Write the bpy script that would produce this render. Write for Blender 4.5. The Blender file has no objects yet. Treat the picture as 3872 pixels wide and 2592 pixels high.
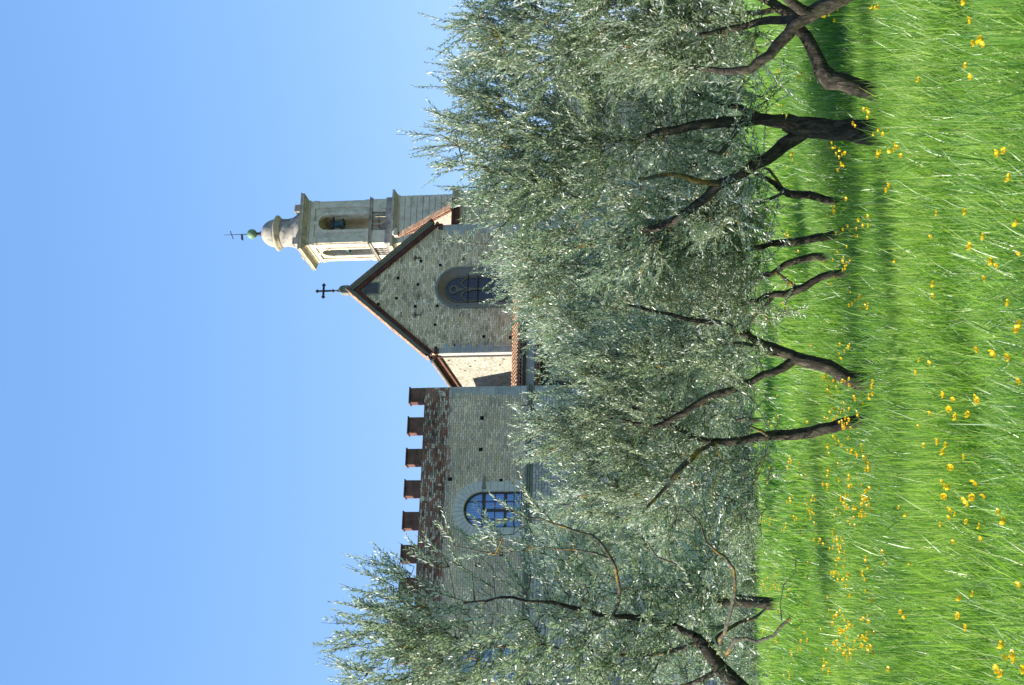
import bpy, math, random
import numpy as np
from mathutils import Vector, Matrix
R = math.radians
rng = np.random.default_rng(7); random.seed(7)
SC = bpy.context.scene
COL = SC.collection

# ------------------------------------------------------------------ camera
# the photograph is a portrait picture stored on its side: the camera is simply held turned by 90 degrees
EYE = 1.6
FPX = 35 / 23.6 * 3872
PITCH = math.atan(826 / FPX); ROLL = 0.022
fwd = np.array([0, math.cos(PITCH), math.sin(PITCH)])
_r0 = np.array([1.0, 0, 0]); _u0 = np.array([0, -math.sin(PITCH), math.cos(PITCH)])
rgt = _r0 * math.cos(ROLL) - _u0 * math.sin(ROLL)
upv = _u0 * math.cos(ROLL) + _r0 * math.sin(ROLL)
cam = bpy.data.cameras.new('camera'); cam.lens = 35; cam.sensor_width = 23.6; cam.sensor_fit = 'HORIZONTAL'
cam.clip_start = 0.1; cam.clip_end = 3000
cam.dof.use_dof = True; cam.dof.focus_distance = 17; cam.dof.aperture_fstop = 11
co = bpy.data.objects.new('camera', cam); COL.objects.link(co)
mx = Matrix.Identity(4)
for i in range(3):
    mx[i][0] = -upv[i]; mx[i][1] = rgt[i]; mx[i][2] = -fwd[i]
mx[2][3] = EYE
co.matrix_world = mx
SC.camera = co

def ray(zx, zy):                      # plan reading: a spot of the sideways photograph (1/1.6531 scale) -> direction
    x = zx * 1.6531; y = zy * 1.6531
    return fwd + rgt * ((2592 - y) - 1296) / FPX - upv * (x - 1936) / FPX
def at(zx, zy, d):                    # ... -> the point d metres away
    r = ray(zx, zy); return r * (d / r[1]) + np.array([0, 0, EYE])

# ------------------------------------------------------------------ light
SUN_AZ = R(-13); SUN_EL = R(31)
sdir = Vector((-math.cos(SUN_AZ) * math.cos(SUN_EL), math.sin(SUN_AZ) * math.cos(SUN_EL), math.sin(SUN_EL)))
sl = bpy.data.lights.new('sun', 'SUN'); sl.energy = 5.0; sl.angle = R(0.53); sl.color = (1, .95, .86)
so = bpy.data.objects.new('sun', sl); COL.objects.link(so)
so.rotation_euler = sdir.to_track_quat('Z', 'Y').to_euler()
W = bpy.data.worlds.new('World'); SC.world = W; W.use_nodes = True
nt = W.node_tree; nt.nodes.clear()
sky = nt.nodes.new('ShaderNodeTexSky'); sky.sky_type = 'NISHITA'; sky.sun_disc = False
sky.sun_elevation = SUN_EL; sky.sun_rotation = math.atan2(sdir.x, sdir.y)
sky.altitude = 200; sky.air_density = 1.0; sky.dust_density = 0.25; sky.ozone_density = 3.5
bg = nt.nodes.new('ShaderNodeBackground'); bg.inputs[1].default_value = 0.15
wo = nt.nodes.new('ShaderNodeOutputWorld')
bg.inputs[1].default_value = 0.15
sep = nt.nodes.new('ShaderNodeSeparateColor'); cmb = nt.nodes.new('ShaderNodeCombineColor')   # the clear spring sky: deeper blue, gentler towards the horizon
nt.links.new(sky.outputs[0], sep.inputs[0])
for ch_, (k_, p_) in enumerate(((.500, .78), (.488, .57), (.630, .45))):
    m0 = nt.nodes.new('ShaderNodeMath'); m0.operation = 'MULTIPLY'; m0.inputs[1].default_value = .15
    m1 = nt.nodes.new('ShaderNodeMath'); m1.operation = 'POWER'; m1.inputs[1].default_value = p_
    m2 = nt.nodes.new('ShaderNodeMath'); m2.operation = 'MULTIPLY'; m2.inputs[1].default_value = k_/.15
    nt.links.new(sep.outputs[ch_], m0.inputs[0]); nt.links.new(m0.outputs[0], m1.inputs[0]); nt.links.new(m1.outputs[0], m2.inputs[0]); nt.links.new(m2.outputs[0], cmb.inputs[ch_])
nt.links.new(cmb.outputs[0], bg.inputs[0]); nt.links.new(bg.outputs[0], wo.inputs[0])
SC.view_settings.view_transform = 'Standard'; SC.view_settings.look = 'None'
SC.view_settings.exposure = 1.07; SC.view_settings.gamma = 1
SC.cycles.max_bounces = 8; SC.cycles.transparent_max_bounces = 8
SC.cycles.diffuse_bounces = 4; SC.cycles.glossy_bounces = 2; SC.cycles.transmission_bounces = 4

# ------------------------------------------------------------------ helpers
def tag(o, label=None, cat=None, group=None, kind=None):
    if label: o['label'] = label
    if cat: o['category'] = cat
    if group: o['group'] = group
    if kind: o['kind'] = kind
    return o
def empty(name, loc, rz=0, **k):
    o = bpy.data.objects.new(name, None); COL.objects.link(o)
    o.location = loc; o.rotation_euler = (0, 0, rz); o.empty_display_size = .3
    return tag(o, **k)
def np_mesh(name, verts, faces, mat, parent=None, smooth=False, attrs=None):
    """faces: list of int arrays (k,n) with n = 3 or 4"""
    me = bpy.data.meshes.new(name)
    verts = np.asarray(verts, dtype=np.float32)
    me.vertices.add(len(verts)); me.vertices.foreach_set('co', verts.ravel())
    lt = []; li = []; ls = []; off = 0
    for f in faces:
        f = np.asarray(f, dtype=np.int32)
        if len(f) == 0: continue
        k, n = f.shape
        li.append(f.ravel()); ls.append(off + np.arange(k) * n); lt.append(np.full(k, n)); off += k * n
    li = np.concatenate(li).astype(np.int32); ls = np.concatenate(ls).astype(np.int32); lt = np.concatenate(lt).astype(np.int32)
    me.loops.add(len(li)); me.loops.foreach_set('vertex_index', li)
    me.polygons.add(len(ls)); me.polygons.foreach_set('loop_start', ls); me.polygons.foreach_set('loop_total', lt)
    if smooth: me.polygons.foreach_set('use_smooth', np.ones(len(ls), dtype=bool))
    for an, av in (attrs or {}).items():
        a = me.attributes.new(an, 'FLOAT', 'POINT'); a.data.foreach_set('value', np.asarray(av, dtype=np.float32))
    me.update(calc_edges=True)
    me.materials.append(mat)
    o = bpy.data.objects.new(name, me); COL.objects.link(o)
    if parent is not None: o.parent = parent
    return o

class MB:
    def __init__(s): s.v = []; s.f = []
    def poly(s, pts, faces):
        b = len(s.v); s.v += [tuple(map(float, p)) for p in pts]; s.f += [tuple(b + i for i in f) for f in faces]; return s
    def box(s, x0, x1, y0, y1, z0, z1):
        return s.poly([(x0,y0,z0),(x1,y0,z0),(x1,y1,z0),(x0,y1,z0),(x0,y0,z1),(x1,y0,z1),(x1,y1,z1),(x0,y1,z1)],
                      [(0,3,2,1),(4,5,6,7),(0,1,5,4),(1,2,6,5),(2,3,7,6),(3,0,4,7)])
    def frustum(s, x0, x1, y0, y1, z0, z1, e):   # box growing by e on each side at the top
        return s.poly([(x0,y0,z0),(x1,y0,z0),(x1,y1,z0),(x0,y1,z0),(x0-e,y0-e,z1),(x1+e,y0-e,z1),(x1+e,y1+e,z1),(x0-e,y1+e,z1)],
                      [(0,3,2,1),(4,5,6,7),(0,1,5,4),(1,2,6,5),(2,3,7,6),(3,0,4,7)])
    def prism_y(s, pts, y0, y1):                  # polygon in x,z (counter-clockwise seen from -y) pushed along y
        n = len(pts)
        return s.poly([(x, y0, z) for x, z in pts] + [(x, y1, z) for x, z in pts],
                      [tuple(range(n)), tuple(range(2*n-1, n-1, -1))] + [(i, i+n, (i+1) % n + n, (i+1) % n) for i in range(n)])
    def prism_x(s, pts, x0, x1):                  # polygon in y,z pushed along x
        n = len(pts)
        return s.poly([(x0, y, z) for y, z in pts] + [(x1, y, z) for y, z in pts],
                      [tuple(range(n-1, -1, -1)), tuple(range(n, 2*n))] + [(i, (i+1) % n, (i+1) % n + n, i+n) for i in range(n)])
    def ring(s, inner, outer, y0, y1):            # band between two curves of equal count, in x,z, with thickness
        n = len(inner)
        P = [(x, y0, z) for x, z in inner] + [(x, y0, z) for x, z in outer] + [(x, y1, z) for x, z in inner] + [(x, y1, z) for x, z in outer]
        F = []
        for i in range(n-1):
            F += [(i, i+1, n+i+1, n+i), (2*n+i, 3*n+i, 3*n+i+1, 2*n+i+1), (i, 2*n+i, 2*n+i+1, i+1), (n+i, n+i+1, 3*n+i+1, 3*n+i)]
        F += [(0, n, 3*n, 2*n), (n-1, 3*n-1, 4*n-1, 2*n-1)]
        return s.poly(P, F)
    def panel(s, x0, x1, z0, z1, curve, y0, y1):  # wall slab with an opening; curve = outline from bottom left over the top to bottom right
        xl, zb = curve[0]; xr = curve[-1][0]
        if xl - x0 > 1e-4: s.box(x0, xl, y0, y1, z0, z1)
        if x1 - xr > 1e-4: s.box(xr, x1, y0, y1, z0, z1)
        if zb - z0 > 1e-4: s.box(xl, xr, y0, y1, z0, zb)
        for (a, za), (b, zb2) in zip(curve[:-1], curve[1:]):
            if b - a > 1e-5: s.prism_y([(a, za), (b, zb2), (b, z1), (a, z1)], y0, y1)
        return s
    def lathe(s, prof, cx, cy, n=24):
        b = len(s.v)
        for r_, z in prof:
            for k in range(n):
                a = 2*math.pi*k/n; s.v.append((cx + r_*math.cos(a), cy + r_*math.sin(a), z))
        for i in range(len(prof)-1):
            for k in range(n):
                s.f.append((b+i*n+k, b+i*n+(k+1) % n, b+(i+1)*n+(k+1) % n, b+(i+1)*n+k))
        s.f.append(tuple(b+k for k in range(n-1, -1, -1))); s.f.append(tuple(b+(len(prof)-1)*n+k for k in range(n)))
        return s
    def rod(s, p, q, r_, n=6, r2=None):
        p = np.array(p, float); q = np.array(q, float); d = q-p; d /= np.linalg.norm(d)
        a = np.cross(d, [0, 0, 1] if abs(d[2]) < .9 else [1, 0, 0]); a /= np.linalg.norm(a); c = np.cross(d, a)
        r2 = r_ if r2 is None else r2
        P = [p + (a*math.cos(2*math.pi*k/n)+c*math.sin(2*math.pi*k/n))*r_ for k in range(n)] + [q + (a*math.cos(2*math.pi*k/n)+c*math.sin(2*math.pi*k/n))*r2 for k in range(n)]
        return s.poly(P, [(k, (k+1) % n, (k+1) % n+n, k+n) for k in range(n)] + [tuple(range(n-1, -1, -1)), tuple(range(n, 2*n))])
    def build(s, name, mat, parent=None, smooth=False, bevel=0):
        me = bpy.data.meshes.new(name); me.from_pydata(s.v, [], s.f); me.validate(); me.update()
        me.materials.append(mat)
        if smooth: me.polygons.foreach_set('use_smooth', np.ones(len(me.polygons), dtype=bool))
        o = bpy.data.objects.new(name, me); COL.objects.link(o)
        if parent is not None: o.parent = parent
        if bevel:
            b = o.modifiers.new('bevel', 'BEVEL'); b.width = bevel; b.segments = 1; b.limit_method = 'ANGLE'
        return o

def round_arch(cx, r_, zb, zs, n=20):
    return [(cx-r_, zb)] + [(cx - r_*math.cos(math.pi*i/n), zs + r_*math.sin(math.pi*i/n)) for i in range(n+1)] + [(cx+r_, zb)]
def pointed_arch(cx, hw, zb, zs, h, n=10):
    # two arcs meeting at height zs+h
    rad = (hw*hw + h*h) / (2*hw); a1 = math.asin(min(1, h/rad))
    L = [(cx - hw + rad - rad*math.cos(a1*i/n), zs + rad*math.sin(a1*i/n)) for i in range(n+1)]
    return [(cx-hw, zb)] + L + [(2*cx-x, z) for x, z in L[-2::-1]] + [(cx+hw, zb)]

# ------------------------------------------------------------------ materials
class NT:
    def __init__(s, name):
        s.m = bpy.data.materials.new(name); s.m.use_nodes = True; s.t = s.m.node_tree; s.t.nodes.clear()
        s.out = s.n('ShaderNodeOutputMaterial')
    def n(s, t, **k):
        o = s.t.nodes.new(t)
        for a, b in k.items(): setattr(o, a, b)
        return o
    def l(s, a, b): s.t.links.new(a, b)
    def inp(s, node, key, v):
        if hasattr(v, 'is_linked') or hasattr(v, 'links'): s.l(v, node.inputs[key])
        else:
            if isinstance(v, tuple) and len(v) == 3 and node.inputs[key].type == 'RGBA': v = v + (1,)
            node.inputs[key].default_value = v
    def math(s, op, a, b=0.0, clamp=False):
        o = s.n('ShaderNodeMath', operation=op, use_clamp=clamp); s.inp(o, 0, a); s.inp(o, 1, b); return o.outputs[0]
    def mix(s, f, a, b, blend='MIX'):
        o = s.n('ShaderNodeMixRGB', blend_type=blend); s.inp(o, 0, f); s.inp(o, 1, a); s.inp(o, 2, b); return o.outputs[0]
    def noise(s, vec, scale, detail=4, rough=.6, dist=0):
        o = s.n('ShaderNodeTexNoise'); o.inputs['Scale'].default_value = scale; o.inputs['Detail'].default_value = detail
        o.inputs['Roughness'].default_value = rough; o.inputs['Distortion'].default_value = dist
        if vec is not None: s.l(vec, o.inputs['Vector'])
        return o
    def ramp(s, f, stops, interp='LINEAR'):
        o = s.n('ShaderNodeValToRGB'); s.l(f, o.inputs[0]); r = o.color_ramp; r.interpolation = interp
        while len(r.elements) > 1: r.elements.remove(r.elements[0])
        for i, (p, c) in enumerate(stops):
            e = r.elements[0] if i == 0 else r.elements.new(p)
            e.position = p; e.color = (c if isinstance(c, tuple) else (c, c, c)) + (1,)
        return o.outputs[0]
    def attr(s, name):
        o = s.n('ShaderNodeAttribute'); o.attribute_name = name; return o.outputs['Fac']
    def bsdf(s, col, rough=.9, spec=.3, metal=0, normal=None):
        o = s.n('ShaderNodeBsdfPrincipled'); s.inp(o, 'Base Color', col); s.inp(o, 'Roughness', rough)
        s.inp(o, 'Specular IOR Level', spec); s.inp(o, 'Metallic', metal)
        if normal is not None: s.l(normal, o.inputs['Normal'])
        return o.outputs[0]
    def bump(s, h, strength=.5, dist=.02):
        o = s.n('ShaderNodeBump'); s.inp(o, 'Strength', strength); o.inputs['Distance'].default_value = dist; s.l(h, o.inputs['Height']); return o.outputs[0]
    def done(s, sh): s.l(sh, s.out.inputs[0]); return s.m
    def wallvec(s, wob=0.0, wscale=2.0):
        """object coordinates folded so that courses run level on front and side faces"""
        tc = s.n('ShaderNodeTexCoord'); sp = s.n('ShaderNodeSeparateXYZ'); s.l(tc.outputs['Object'], sp.inputs[0])
        u = s.math('ADD', sp.outputs[0], sp.outputs[1]); z = sp.outputs[2]
        if wob:
            nz = s.noise(tc.outputs['Object'], wscale, 2); sc = s.n('ShaderNodeSeparateColor'); s.l(nz.outputs['Color'], sc.inputs[0])
            u = s.math('ADD', u, s.math('MULTIPLY', s.math('SUBTRACT', sc.outputs[0], .5), wob))
            z = s.math('ADD', z, s.math('MULTIPLY', s.math('SUBTRACT', sc.outputs[1], .5), wob))
        c = s.n('ShaderNodeCombineXYZ'); s.l(u, c.inputs[0]); s.l(z, c.inputs[1])
        return c.outputs[0], tc.outputs['Object']

def brick(s, vec, w, h, mortar, c1, c2, cm, off=.5, bias=0.0):
    o = s.n('ShaderNodeTexBrick'); o.offset = off; s.l(vec, o.inputs['Vector'])
    s.inp(o, 'Color1', c1); s.inp(o, 'Color2', c2); s.inp(o, 'Mortar', cm)
    o.inputs['Scale'].default_value = 1; o.inputs['Mortar Size'].default_value = mortar; o.inputs['Mortar Smooth'].default_value = .3
    o.inputs['Bias'].default_value = bias; o.inputs['Brick Width'].default_value = w; o.inputs['Row Height'].default_value = h
    return o

def rubble(name, pal, mortar, w, h, wob=.08, dark=.3, msize=.02, bumpd=.03, upper=None, gain=(1, 1, 1)):
    """coursed stones: each course block gets its own tint from a random value"""
    gn = lambda p: [tuple(a*b for a, b in zip(c, gain)) for c in p]
    pal = gn(pal); mortar = gn([mortar])[0]
    if upper: upper = (gn(upper[0]), upper[1])
    s = NT(name); v, ob = s.wallvec(wob, 1.7)
    b1 = brick(s, v, w, h, msize, (0, 0, 0), (1, 1, 1), (.5, .5, .5))
    mp = s.n('ShaderNodeMapping'); mp.inputs['Location'].default_value = (w*.37, h*7, 0); s.l(v, mp.inputs[0])
    b2 = brick(s, mp.outputs[0], w*1.45, h*2, msize*.6, (0, 0, 0), (1, 1, 1), (.5, .5, .5))
    mask = s.n('ShaderNodeMath', operation='GREATER_THAN'); s.l(s.noise(ob, 1.3, 3).outputs[0], mask.inputs[0]); mask.inputs[1].default_value = .58
    bv = s.mix(mask.outputs[0], b1.outputs[0], b2.outputs[0])
    bf = s.mix(mask.outputs[0], b1.outputs[1], b2.outputs[1])
    n1 = s.noise(v, 3.1, 5, .7).outputs[0]
    f = s.math('ADD', s.math('MULTIPLY', bv, .55), s.math('MULTIPLY', n1, .5))
    col = s.ramp(f, [(i/(len(pal)-1)*.66+.14, c) for i, c in enumerate(pal)])
    if upper:
        pal2, zt = upper
        col2 = s.ramp(f, [(i/(len(pal2)-1)*.66+.14, c) for i, c in enumerate(pal2)])
        sp = s.n('ShaderNodeSeparateXYZ'); s.l(ob, sp.inputs[0])
        zz = s.math('ADD', sp.outputs[2], s.math('MULTIPLY', s.math('SUBTRACT', bv, .5), .55))
        zz = s.math('ADD', zz, s.math('MULTIPLY', s.math('SUBTRACT', s.noise(ob, .8, 3).outputs[0], .5), 1.6))
        col = s.mix(s.math('GREATER_THAN', zz, zt), col, col2)
    col = s.mix(bf, col, mortar)
    big = s.ramp(s.noise(ob, .45, 6, .65).outputs[0], [(.38, (.55, .55, .55)), (.62, (1.15, 1.12, 1.05))])
    col = s.mix(dark, col, big, 'MULTIPLY')
    spk = s.ramp(s.noise(ob, 9, 3, .7).outputs[0], [(.33, (.5, .5, .5)), (.5, (1, 1, 1))])
    col = s.mix(.45, col, spk, 'MULTIPLY')
    hgt = s.math('SUBTRACT', s.noise(ob, 8, 4).outputs[0], s.math('MULTIPLY', bf, 1.0))
    return s.done(s.bsdf(col, .95, .15, normal=s.bump(hgt, .8, bumpd)))

def plain(name, c, c2=None, scale=3, rough=.9, spec=.25, bump=.3, bd=.01, metal=0, stain=None):
    s = NT(name); tc = s.n('ShaderNodeTexCoord').outputs['Object']
    n = s.noise(tc, scale, 6, .65)
    col = s.ramp(n.outputs[0], [(.32, c2 or tuple(x*.75 for x in c)), (.62, c)])
    if stain:
        n2 = s.noise(tc, scale*.6, 5, .7, .6)
        col = s.mix(s.ramp(n2.outputs[0], [(.48, 0.0), (.66, .85)]), col, stain)
    n3 = s.noise(tc, scale*9, 3)
    return s.done(s.bsdf(col, rough, spec, metal, s.bump(n3.outputs[0], bump, bd)))

M = {}
M['rubble_chapel'] = rubble('chapel rubble stone', [(.11,.09,.055), (.28,.25,.18), (.42,.385,.275), (.53,.49,.38), (.45,.38,.22), (.64,.61,.50)], (.24,.215,.16), .33, .12, .26, .5, .012, gain=(1.7, 1.5, 1.3))
MOT = [(.045,.04,.038), (.085,.055,.045), (.25,.11,.075), (.15,.125,.10), (.33,.31,.26), (.40,.38,.33)]
M['rubble_castle'] = rubble('castle stone', [(.14,.13,.10), (.27,.26,.20), (.38,.36,.27), (.35,.31,.18), (.46,.44,.35), (.46,.39,.26)], (.23,.215,.17), .33, .125, .16, .4, upper=(MOT, 17.25), gain=(1.86, 1.57, 1.42))
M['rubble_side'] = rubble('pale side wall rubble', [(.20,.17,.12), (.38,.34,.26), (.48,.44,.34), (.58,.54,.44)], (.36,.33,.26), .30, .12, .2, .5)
M['rubble_low'] = rubble('castle lower stone', [(.16,.15,.135), (.34,.335,.31), (.42,.41,.38), (.52,.51,.47)], (.20,.19,.17), .36, .17, .07, .4, gain=(1.3, 1.2, 1.1))
M['mottled'] = rubble('mottled brick and stone', MOT, (.10,.08,.065), .30, .12, .16, .8, gain=(1.75, 1.5, 1.3))
M['rubble_pink'] = rubble('pinkish rubble', [(.25,.17,.12), (.5,.36,.27), (.55,.48,.38)], (.4,.36,.3), .3, .13)

def brickmat(name, c1, c2, cm, w=.26, h=.065, ms=.012, soot=.6):
    s = NT(name); v, ob = s.wallvec(.015, 3)
    b = brick(s, v, w, h, ms, c1, c2, cm)
    col = s.mix(soot, b.outputs[0], s.ramp(s.noise(ob, 2.2, 5, .7).outputs[0], [(.36, (.28,.26,.26)), (.6, (1.1,1.05,1))]), 'MULTIPLY')
    return s.done(s.bsdf(col, .92, .2, normal=s.bump(s.math('SUBTRACT', 1.0, b.outputs[1]), .6, .012)))
M['brick'] = brickmat('red brick', (.19,.085,.062), (.13,.058,.045), (.20,.13,.09))
M['brick_eave'] = brickmat('eave brick', (.25,.08,.055), (.13,.05,.04), (.10,.06,.05), .20, .10, .02, .5)
M['block'] = rubble('dressed quoin blocks', [(.33,.33,.29), (.42,.42,.37), (.48,.47,.41)], (.26,.26,.24), .9, .45, .0, .3, .006, .006)
M['ashlar'] = plain('pale dressed stone', (.60,.56,.47), (.47,.44,.37), 4, bump=.2)
M['pietra'] = plain('grey sandstone moulding', (.22,.225,.18), (.15,.15,.115), 4, bump=.2)
M['tracery'] = plain('yellow grey tracery stone', (.19,.175,.12), (.12,.11,.07), 5)
M['jamb_red'] = plain('reddish jamb stone', (.27,.215,.175), (.21,.20,.18), 3)
M['plaster'] = plain('pale plaster', (.42,.42,.37), (.34,.35,.31), 1.2, bump=.1)
M['tower_stone'] = plain('cream tower stone', (.70,.62,.46), (.55,.48,.34), 2.2, bump=.15, stain=(.40,.345,.22))
M['tower_trim'] = plain('ochre stained cornice stone', (.56,.49,.35), (.40,.33,.20), 3, bump=.2, stain=(.25,.23,.19))
M['dome_stone'] = plain('weathered dome stone', (.42,.37,.29), (.22,.205,.18), 2.0, bump=.4, stain=(.09,.092,.088))
M['verdigris'] = plain('verdigris copper', (.22,.33,.20), (.12,.19,.11), 4, rough=.6, metal=.2)
M['bronze'] = plain('green bronze', (.07,.13,.115), (.02,.03,.03), 4, rough=.5, metal=.4)
M['iron'] = plain('dark iron', (.035,.035,.038), (.02,.02,.02), 6, rough=.6, metal=.3)
M['wood'] = plain('dark wood', (.07,.06,.055), (.045,.04,.036), 6, rough=.7)
M['hole'] = plain('painted opening shade', (.012,.012,.011), (.008,.008,.008), 5)  # near-black colour standing for the shade inside openings
M['copper_pipe'] = plain('painted gutter', (.12,.12,.11), None, 5, rough=.5)

def tiles():
    s = NT('terracotta tiles'); tc = s.n('ShaderNodeTexCoord').outputs['Object']
    n = s.noise(tc, 5, 4, .7)
    col = s.ramp(n.outputs[0], [(.3, (.10,.065,.045)), (.44, (.28,.15,.085)), (.55, (.42,.25,.14)), (.68, (.46,.38,.28))])
    return s.done(s.bsdf(col, .9, .2, normal=s.bump(s.noise(tc, 20, 3).outputs[0], .4, .01)))
M['tile'] = tiles()

def leadedglass(name, c):
    s = NT(name); v, ob = s.wallvec(0)
    b = brick(s, v, .16, .11, .012, c, tuple(x*1.5 for x in c), (.01,.01,.01), .0)
    return s.done(s.bsdf(b.outputs[0], s.math('ADD', .12, s.math('MULTIPLY', b.outputs[1], .5)), .6, normal=s.bump(s.noise(ob, 3, 2).outputs[0], .15, .02)))
M['lead'] = leadedglass('leaded glass', (.014,.012,.02))
def curtainglass():
    # panes: dark glass with a pleated blue-white curtain close behind them
    s = NT('window pane before blue curtain'); v, ob = s.wallvec(.05)
    w = s.n('ShaderNodeTexWave'); w.inputs['Scale'].default_value = 2.2; w.inputs['Distortion'].default_value = 3.5; w.inputs['Detail'].default_value = 3
    s.l(v, w.inputs[0])
    col = s.ramp(w.outputs[1], [(.2, (.10,.22,.50)), (.8, (.17,.34,.66))])
    return s.done(s.bsdf(col, .12, .7))
M['curtain'] = curtainglass()

def bark():
    s = NT('olive bark'); tc = s.n('ShaderNodeTexCoord').outputs['Object']
    mp = s.n('ShaderNodeMapping'); mp.inputs['Scale'].default_value = (1, 1, .3); s.l(tc, mp.inputs[0])
    n = s.noise(mp.outputs[0], 28, 6, .7, .8)
    col = s.ramp(n.outputs[0], [(.35, (.016,.013,.009)), (.5, (.042,.035,.025)), (.72, (.15,.125,.095))])
    ms = s.ramp(s.noise(tc, 5, 4, .7).outputs[0], [(.52, 0.0), (.62, .55)])
    col = s.mix(ms, col, (.06,.062,.03))
    thin = s.attr('thin')
    li = s.math('MULTIPLY', s.ramp(s.noise(tc, 7, 4, .7).outputs[0], [(.53, 0.0), (.58, 1.0)]), thin)
    twig = s.ramp(s.noise(tc, 30, 3).outputs[0], [(.35, (.07,.065,.045)), (.65, (.20,.19,.14))])
    col = s.mix(thin, col, twig)
    col = s.mix(li, col, (.42,.24,.025))
    return s.done(s.bsdf(col, .92, .2, normal=s.bump(n.outputs[0], 1.0, .03)))
M['bark'] = bark()

def leafmat():
    s = NT('olive leaf'); r_ = s.attr('rnd')
    top = s.ramp(r_, [(0, (.06,.115,.045)), (.45, (.14,.21,.10)), (.8, (.28,.33,.20)), (1, (.42,.45,.28))])
    under = s.ramp(r_, [(0, (.66,.69,.60)), (1, (.90,.91,.84))])
    g = s.n('ShaderNodeNewGeometry')
    col = s.mix(g.outputs['Backfacing'], top, under)
    d = s.n('ShaderNodeBsdfPrincipled'); s.inp(d, 'Base Color', col)
    s.inp(d, 'Roughness', s.math('ADD', .33, s.math('MULTIPLY', g.outputs['Backfacing'], .22)))
    s.inp(d, 'Specular IOR Level', 1.0)
    t = s.n('ShaderNodeBsdfTranslucent'); s.inp(t, 0, s.ramp(r_, [(0, (.32,.45,.19)), (1, (.55,.66,.38))]))
    m = s.n('ShaderNodeMixShader'); m.inputs[0].default_value = .38
    s.l(d.outputs[0], m.inputs[1]); s.l(t.outputs[0], m.inputs[2])
    return s.done(m.outputs[0])
M['leaf'] = leafmat()

def grassmat():
    s = NT('meadow grass'); r_ = s.attr('rnd')
    col = s.ramp(r_, [(0, (.05,.15,.03)), (.4, (.125,.255,.04)), (.75, (.25,.37,.065)), (.96, (.38,.47,.15)), (1, (.48,.46,.26))])
    tr = s.ramp(r_, [(0, (.15,.36,.03)), (.5, (.34,.60,.05)), (1, (.58,.76,.13))])
    d = s.n('ShaderNodeBsdfPrincipled'); s.inp(d, 'Base Color', col); s.inp(d, 'Roughness', .38); s.inp(d, 'Specular IOR Level', .8)
    t = s.n('ShaderNodeBsdfTranslucent'); s.l(tr, t.inputs[0])
    m = s.n('ShaderNodeMixShader'); m.inputs[0].default_value = .45
    s.l(d.outputs[0], m.inputs[1]); s.l(t.outputs[0], m.inputs[2])
    return s.done(m.outputs[0])
M['grass'] = grassmat()
def groundmat():
    s = NT('meadow ground'); tc = s.n('ShaderNodeTexCoord').outputs['Object']
    n = s.noise(tc, 1.5, 6, .7); n2 = s.noise(tc, 25, 4, .7)
    f = s.math('ADD', s.math('MULTIPLY', n.outputs[0], .5), s.math('MULTIPLY', n2.outputs[0], .5))
    col = s.ramp(f, [(.35, (.025,.06,.012)), (.5, (.05,.13,.02)), (.65, (.08,.18,.03))])
    return s.done(s.bsdf(col, .95, .1, normal=s.bump(n2.outputs[0], 1, .1)))
M['ground'] = groundmat()
def petalmat():
    s = NT('buttercup petal')
    d = s.bsdf((.93,.60,.01), .3, .5)
    t = s.n('ShaderNodeBsdfTranslucent'); t.inputs[0].default_value = (.98,.66,.02,1)
    m = s.n('ShaderNodeMixShader'); m.inputs[0].default_value = .35; s.l(d, m.inputs[1]); s.l(t.outputs[0], m.inputs[2])
    return s.done(m.outputs[0])
M['petal'] = petalmat()
M['stem'] = plain('flower stem', (.10,.24,.04), None, 8)

# ------------------------------------------------------------------ ground
def gz(x, y):
    t = np.clip((np.asarray(y, float) - 13) / 16, 0, 1); t = t*t*(3-2*t)
    w = .035*np.sin(x*.9+.3)*np.cos(y*.55) + .03*np.sin(x*.37+y*.29+1) 
    far = np.clip((np.asarray(y, float)-45)/35, 0, 1)
    return .65*t + w + far*.3
def ground_pt(zx, zy, h):               # where the meadow (plus h) is met in that direction
    r = ray(zx, zy); lo = 3.0
    for d in np.arange(3, 80, .1):
        p = r*(d/r[1]); 
        if p[2] + EYE <= gz(p[0], d) + h: return p[0], d
    return p[0], 80.
xs = np.concatenate([np.linspace(-700, -30, 30)[:-1], np.linspace(-30, 30, 121), np.linspace(30, 700, 30)[1:]])
ys = np.concatenate([np.linspace(-60, 2, 12)[:-1], np.linspace(2, 60, 117), np.linspace(60, 1500, 50)[1:]])
X, Y = np.meshgrid(xs, ys); Z = gz(X, Y)
nx = len(xs); ii = (np.arange(len(ys)-1)[:, None]*nx + np.arange(nx-1)[None, :]).ravel()
tag(np_mesh('ground', np.stack([X.ravel(), Y.ravel(), Z.ravel()], 1), [np.stack([ii, ii+1, ii+1+nx, ii+nx], 1)], M['ground'], smooth=True), kind='structure')

# ------------------------------------------------------------------ buildings: local x runs along the fronts, local y into the depth
FA = R(20)
EX = np.array([math.cos(FA), math.sin(FA), 0]); EM = np.array([-math.sin(FA), math.cos(FA), 0])
def bldg(name, s, c, yaw=20, **k):
    p = EX*s + EM*c; return empty(name, (p[0], p[1], 0), R(yaw), **k)
ZG = .6    # ground level there

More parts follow.
